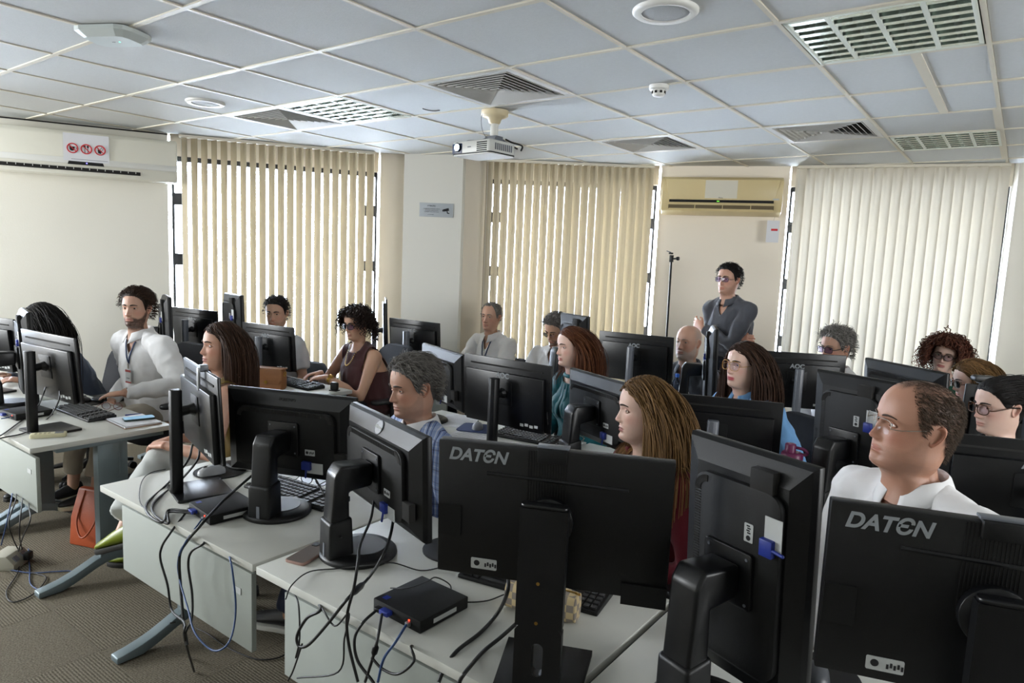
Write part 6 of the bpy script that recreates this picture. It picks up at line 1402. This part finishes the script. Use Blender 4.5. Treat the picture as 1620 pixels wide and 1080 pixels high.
mb = MB(); mb.lathe([(.0135, .225), (.0145, .227), (.0145, .245), (.012, .247)], (0, 0, 0), 20); mb.build('cap', mat('cap_blue', '1f5fc4', .4), t); mb = MB(); mb.lathe([(.0315, .07), (.0315, .12)], (0, 0, 0), 24); mb.build('label_band', mat('band_blue', '8fb2d8', .5), t)
# webcam
wz = 1.0+.325/2
t = thing('webcam', 'black webcam clipped on the monitor at the right edge', 'webcam', (-.115, 4.19, wz+.0), math.radians(30)); mb = MB(); mb.prism(rrect(.105, .03, .012, 4), -.02, .03, 'y'); mb.v = [(a, b, c_+.028) for a, b, c_ in mb.v]; mb.build('body', M_blk, t, bevel=.003)
mb = MB(); mb.box((0, -.022, -.03), (.05, .012, .09)); mb.box((0, .0, .006), (.05, .05, .008)); mb.build('clip', M_blk_m, t, bevel=.002); mb = MB(); mb.tube(spline([(-.02, -.03, .02), (-.03, -.035, -.03), (-.025, -.03, -.10), (.0, -.03, -.15)], 4), .0025, 6); mb.build('lead', M_cable, t)
t = thing('webcam', 'small grey webcam clipped on the edgeways monitor of the aisle desk', 'webcam', (-2.42, 1.348, 1.2325), math.radians(-16)); mb = MB(); mb.box((0, -.012, .006), (.028, .03, .026)); mb.build('body', M_gry, t, bevel=.003); mb = MB(); mb.box((0, -.03, -.035), (.026, .008, .085)); mb.build('clip', mat('clip_grey', '9a9c9e', .35), t, bevel=.002)
t = thing('card_holder', 'small black upright card holder at the corner of the desk with the tan handbag', 'holder', (-3.735, 3.0, DZ), .3); mb = MB(); mb.prism(rrect(.055, .06, .012, 4, 0, .03), -.012, .012, 'y'); mb.build('case', M_blk_s, t, bevel=.004); mb = MB(); mb.box((0, 0, .003), (.06, .045, .006)); mb.build('foot', M_blk, t)
# handbag
t = thing('handbag', 'tan leather handbag with flap on the second-row desk', 'bag', (-4.05, 2.70, DZ), .42); M_tan = mat('leather_tan', '8a5a34', .42, bump=(260, .12), var=(14, .1))
mb = MB(); mb.prism(rrect(.23, .15, .03, 5, 0, .075), -.035, .035, 'y'); mb.build('body', M_tan, t, bevel=.010, seg=3)
mb = MB(); mb.prism([(-.117, .146), (.117, .146), (.117, .08), (.095, .045), (-.095, .045), (-.117, .08)], -.042, -.034, 'y'); mb.box((0, 0, .149), (.234, .078, .008)); f_ = mb.build('flap', M_tan, t, bevel=.004); mb = MB(); mb.lathe([(.012, 0), (.012, .004)], (0, 0, 0), 16, rotx(PI/2)); mb.v = [(a, b-.042, c_+.058) for a, b, c_ in mb.v]; mb.build('clasp', GOLD, f_)
mb = MB(); mb.tube([(.118, .0+.012*math.cos(a), .115+.016*math.sin(a)) for a in np.linspace(0, 2*PI, 14, endpoint=False)], .003, 6, closed=True); mb.build('ring', GOLD, t)
t = thing('tote_bag', 'orange leather tote bag on the carpet behind the desk leg', 'bag', (-4.02, 1.60, 0), .35); M_or = mat('leather_orange', '98431f', .45, bump=(200, .15), var=(10, .12))
mb = MB(); V = [(sx*wx, sy*wy, z) for z, wx, wy in ((0, .15, .07), (.16, .145, .06), (.32, .125, .02)) for sx, sy in ((-1, -1), (1, -1), (1, 1), (-1, 1))]; mb.add(V, [(0, 1, 2, 3), (8, 9, 10, 11)]+[(a+k*4, (a+1) % 4+k*4, (a+1) % 4+k*4+4, a+k*4+4) for k in (0, 1) for a in range(4)]); mb.build('body', M_or, t, bevel=.012, seg=3)
for s in (-1, 1): mb = MB(); mb.tube(spline([(-.07, s*.022, .31), (-.085, s*.07, .15), (-.02, s*.10, .07), (.05, s*.085, .15), (.06, s*.022, .31)], 6), .005, 6); mb.build('strap', M_or, t, smooth=True)
t = thing('power_box', 'beige power outlet box on the carpet at the left edge', 'box', (-4.07, 1.19, 0), .7); mb = MB(); mb.prism([(-.06, 0), (.06, 0), (.06, .03), (.02, .075), (-.06, .075)], -.07, .07, 'y'); b_ = mb.build('housing', mat('box_beige', 'a5a294', .5), t, bevel=.004)
for k in range(2): mb = MB(); mb.box((.045, -.03+.06*k, .05), (.03, .03, .008), roty(.85)); mb.build('socket', M_gry, b_)
mb = MB(); mb.box((.075, .02, .045), (.03, .04, .04)); mb.build('plug', M_blk, t, bevel=.005)

# ------------------------------------------------------------------ cables
CABLES = [
    ('black', .0035, 'black video cable from the left desk monitor running off the left edge', [(-3.948, 1.34, 0.962), (-3.817, 1.28, 0.928), (-4.316, 1.404, 0.745), (-4.092, 1.259, 0.745), (-3.876, 1.118, 0.745), (-3.818, 1.046, 0.745)]),
    ('black', .0035, 'black power cable under the left desk monitor, lower of two', [(-3.774, 1.34, 0.962), (-3.633, 1.28, 0.922), (-4.087, 1.387, 0.745), (-3.854, 1.21, 0.745), (-3.82, 1.109, 0.745), (-3.769, 1.032, 0.745)]),
    ('black', .003, 'black cable hanging under the left desk beside the white panel', [(-4.118, 1.24, 0.391), (-3.793, 1.14, 0.437), (-3.698, 1.08, 0.369), (-3.725, 1.1, 0.277), (-4.212, 1.27, 0.006)]),
    ('black', .003, 'black cable hanging straight down to the floor box', [(-4.02, 1.24, 0.394), (-3.711, 1.14, 0.442), (-3.581, 1.09, 0.413), (-3.633, 1.1, 0.304), (-4.198, 1.283, 0.006)]),
    ('black', .003, 'black cable curving down right of the floor box', [(-3.944, 1.24, 0.386), (-3.624, 1.14, 0.44), (-3.424, 1.08, 0.452), (-3.592, 1.1, 0.316), (-4.182, 1.254, 0.006)]),
    ('blue', .003, 'blue network cable hanging at the far left', [(-4.164, 1.24, 0.387), (-3.853, 1.14, 0.422), (-3.734, 1.08, 0.344), (-3.888, 1.1, 0.192)]),
    ('black', .003, 'black cable looped on the carpet at lower left', [(-4.187, 1.27, 0.006), (-3.942, 1.179, 0.006), (-3.759, 1.075, 0.006), (-3.622, 1.058, 0.006), (-3.635, 1.143, 0.006), (-3.765, 1.244, 0.006), (-3.847, 1.236, 0.006), (-3.906, 1.211, 0.006)]),
    ('blue', .003, 'blue network cable on the carpet at lower left', [(-4.212, 1.314, 0.006), (-3.938, 1.23, 0.006), (-3.77, 1.177, 0.006), (-3.672, 1.177, 0.006), (-3.628, 1.208, 0.006)]),
    ('blue', .003, 'short blue cable lying toward the desk foot at left', [(-4.005, 1.16, 0.006), (-3.885, 1.221, 0.006), (-3.821, 1.297, 0.006), (-3.767, 1.355, 0.006), (-3.701, 1.357, 0.006)]),
    ('black', .0045, 'thick black cable arching from the edgeways monitor to the desk edge', [(-2.664, 1.42, 0.883), (-2.558, 1.34, 0.848), (-2.633, 1.291, 0.745), (-2.494, 1.153, 0.745), (-2.373, 1.105, 0.745), (-2.278, 1.106, 0.745), (-2.36, 1.165, 0.75), (-2.31, 1.19, 0.756), (-2.27, 1.21, 0.756)]),
    ('black', .0045, 'second thick black cable beside it, nearer the small computer', [(-2.61, 1.42, 0.884), (-2.519, 1.36, 0.858), (-2.652, 1.359, 0.745), (-2.497, 1.186, 0.745), (-2.38, 1.123, 0.745), (-2.255, 1.112, 0.745), (-2.34, 1.155, 0.75), (-2.295, 1.18, 0.756), (-2.25, 1.205, 0.756)]),
    ('black', .002, 'thin black wire looping on the left corner of the front desk', [(-2.834, 1.391, 0.745), (-2.828, 1.325, 0.745), (-2.743, 1.25, 0.745), (-2.538, 1.148, 0.745), (-2.391, 1.113, 0.745)]),
    ('black', .004, 'black cable falling down the panel of the aisle desk, leftmost', [(-2.297, 1.202, 0.756), (-2.234, 1.105, 0.715), (-2.288, 1.105, 0.654), (-2.299, 1.105, 0.605), (-2.253, 1.105, 0.528), (-2.226, 1.105, 0.445), (-2.055, 1.06, 0.481), (-2.056, 1.06, 0.427), (-2.488, 1.319, 0.006)]),
    ('blue', .003, 'blue network cable looping low in front of the panel of the aisle desk', [(-2.187, 1.195, 0.756), (-2.134, 1.105, 0.711), (-2.177, 1.105, 0.642), (-2.171, 1.105, 0.577), (-2.03, 1.06, 0.534), (-1.936, 1.03, 0.507), (-1.849, 1.03, 0.487), (-1.797, 1.04, 0.503), (-1.796, 1.07, 0.533), (-1.832, 1.105, 0.596), (-1.848, 1.105, 0.703), (-1.887, 1.12, 0.729), (-2.03, 1.2, 0.69), (-2.03, 1.28, 0.69)]),
    ('black', .004, 'black cable hanging midway on the panel of the aisle desk', [(-2.17, 1.28, 0.69), (-2.18, 1.2, 0.69), (-2.042, 1.12, 0.733), (-2.09, 1.105, 0.697), (-2.112, 1.105, 0.641), (-2.09, 1.105, 0.549), (-2.049, 1.08, 0.486), (-2.052, 1.06, 0.439), (-2.591, 1.356, 0.006)]),
    ('black', .003, 'black cable lying on the carpet toward the next desk', [(-2.53, 1.25, 0.225), (-2.878, 1.464, 0.006), (-2.722, 1.496, 0.006), (-2.543, 1.495, 0.006), (-2.381, 1.525, 0.006), (-2.321, 1.589, 0.006), (-2.329, 1.656, 0.006)]),
    ('black', .005, 'thick black cable slanting across the small computer on the aisle desk', [(-2.217, 1.43, 0.868), (-2.205, 1.35, 0.832), (-2.199, 1.273, 0.79), (-2.063, 1.124, 0.79), (-2.146, 1.12, 0.711), (-2.168, 1.105, 0.656), (-2.163, 1.105, 0.546), (-2.101, 1.08, 0.467), (-2.06, 1.07, 0.399)]),
    ('black', .003, 'thin black video cable hanging from the monitor with the round foot', [(-1.968, 1.5, 0.878), (-1.815, 1.42, 0.875), (-1.87, 1.505, 0.765), (-1.578, 1.3, 0.831)]),
    ('black', .004, 'black power cable dropping from the badge monitor past the desk edge', [(-1.607, 1.455, 0.911), (-1.526, 1.37, 0.885), (-1.377, 1.2, 0.902), (-1.294, 1.12, 0.901), (-1.29, 1.105, 0.84), (-1.315, 1.105, 0.753), (-1.306, 1.105, 0.678), (-1.269, 1.105, 0.592)]),
    ('black', .0045, 'black video cable with a ferrite lump looping before the desk edge', [(-1.528, 1.47, 0.88), (-1.449, 1.38, 0.853), (-1.343, 1.25, 0.859), (-1.417, 1.265, 0.765), (-1.309, 1.105, 0.808), (-1.389, 1.105, 0.709), (-1.469, 1.105, 0.618), (-1.514, 1.105, 0.593), (-1.525, 1.105, 0.621), (-1.483, 1.105, 0.687), (-1.44, 1.12, 0.725), (-1.6, 1.2, 0.69), (-1.6, 1.28, 0.69)]),
    ('black', .002, 'thin black wire crossing the desk behind the pink phone', [(-1.579, 1.105, 0.709), (-1.571, 1.12, 0.749), (-1.609, 1.208, 0.745), (-1.563, 1.277, 0.745), (-1.466, 1.327, 0.77), (-1.431, 1.376, 0.77), (-1.372, 1.432, 0.745), (-1.337, 1.493, 0.745)]),
    ('black', .002, 'thin black mouse wire from the small computer to the keyboard', [(-1.321, 1.262, 0.77), (-1.264, 1.272, 0.785), (-1.252, 1.333, 0.785), (-1.25, 1.37, 0.785), (-1.243, 1.423, 0.745), (-1.189, 1.371, 0.745), (-1.147, 1.376, 0.745), (-1.105, 1.422, 0.745), (-1.091, 1.482, 0.745)]),
    ('blue', .0035, 'blue network cable dropping from the small computer with a red light', [(-1.168, 1.173, 0.756), (-1.15, 1.12, 0.741), (-1.175, 1.105, 0.693), (-1.194, 1.105, 0.624)]),
    ('black', .004, 'black cable hanging below the computer with a red light', [(-1.278, 1.17, 0.756), (-1.271, 1.12, 0.746), (-1.284, 1.105, 0.704), (-1.271, 1.105, 0.649), (-1.212, 1.105, 0.616), (-1.188, 1.105, 0.589)]),
    ('black', .004, 'black cable with a ferrite lump under the blue plug', [(-1.248, 1.164, 0.76), (-1.199, 1.105, 0.734), (-1.214, 1.105, 0.681), (-1.241, 1.105, 0.604)]),
    ('black', .0025, 'black cable looping between the table panels below the phone', [(-1.58, 1.28, 0.69), (-1.585, 1.2, 0.69), (-1.435, 1.12, 0.727), (-1.363, 1.105, 0.71), (-1.308, 1.105, 0.765), (-1.324, 1.105, 0.689), (-1.347, 1.105, 0.587), (-1.524, 1.105, 0.494)]),
    ('black', .0025, 'tangled thin black wire hanging at the desk corner below the phone', [(-1.66, 1.28, 0.69), (-1.665, 1.19, 0.69), (-1.541, 1.12, 0.703), (-1.514, 1.105, 0.616), (-1.531, 1.105, 0.552), (-1.502, 1.105, 0.605), (-1.542, 1.105, 0.51), (-1.566, 1.105, 0.469)]),
    ('black', .0035, 'black cable arcing up to the desk edge below the lettered monitor', [(-1.219, 1.105, 0.679), (-1.179, 1.105, 0.665), (-1.123, 1.105, 0.675), (-1.071, 1.105, 0.73), (-1.097, 1.12, 0.75), (-1.14, 1.2, 0.69), (-1.14, 1.28, 0.69)]),
    ('black', .005, 'thick black cable curving from the lettered monitor off the desk front', [(-0.954, 1.31, 0.917), (-0.924, 1.27, 0.892), (-1.021, 1.365, 0.765), (-1.015, 1.286, 0.745), (-1.005, 1.182, 0.745), (-1.007, 1.14, 0.716), (-1.004, 1.12, 0.697)]),
    ('black', .005, 'black cable from the square foot of the lettered monitor to the desk front', [(-0.956, 1.388, 0.765), (-0.948, 1.29, 0.76), (-0.956, 1.225, 0.745), (-0.934, 1.145, 0.75), (-0.927, 1.119, 0.75), (-0.934, 1.115, 0.734), (-0.94, 1.11, 0.704)]),
    ('black', .0025, 'thin black cable behind the lettered monitor of the second row', [(-1.699, 2.585, 0.998), (-1.676, 2.56, 0.958), (-1.973, 3.026, 0.75), (-1.849, 2.961, 0.745), (-1.785, 2.963, 0.744)]),
    ('black', .003, 'black cable hanging from the upright monitor near the bearded man', [(-5.076, 2.55, 1.163), (-5.189, 2.52, 1.097), (-5.213, 2.52, 0.984), (-5.828, 2.879, 0.76)]),
    ('blue', .003, 'blue plug cable at the far left monitor stand', [(-4.17, 1.206, 0.76), (-4.176, 1.241, 0.76), (-4.236, 1.282, 0.76)]),
]
CM = {'black': M_cable, 'blue': M_cable_b}
for c_, r_, lab, pts in CABLES:
    mb = MB(); mb.tube(spline(pts, 7), r_, 7); o = mb.build('network_cable' if c_ == 'blue' else 'cable', CM[c_], smooth=True); tag(o, lab, 'cable')
    if 'ferrite' in lab:
        q = spline(pts, 7); i = int(len(q)*(.28 if 'video' in lab else .45)); mb = MB(); mb.tube(q[i:i+5], [r_*1.2, r_*2.1, r_*2.1, r_*2.1, r_*1.2], 10); mb.build('ferrite', M_blk, o, smooth=True)
tp = wall_seg('trim_10', (-6.352, 1.835), (-5.783, 2.905), H-.012, H-.002, .01, M_dark, out=-1)  # dark strip coloured as the shaded gap between ceiling and wall
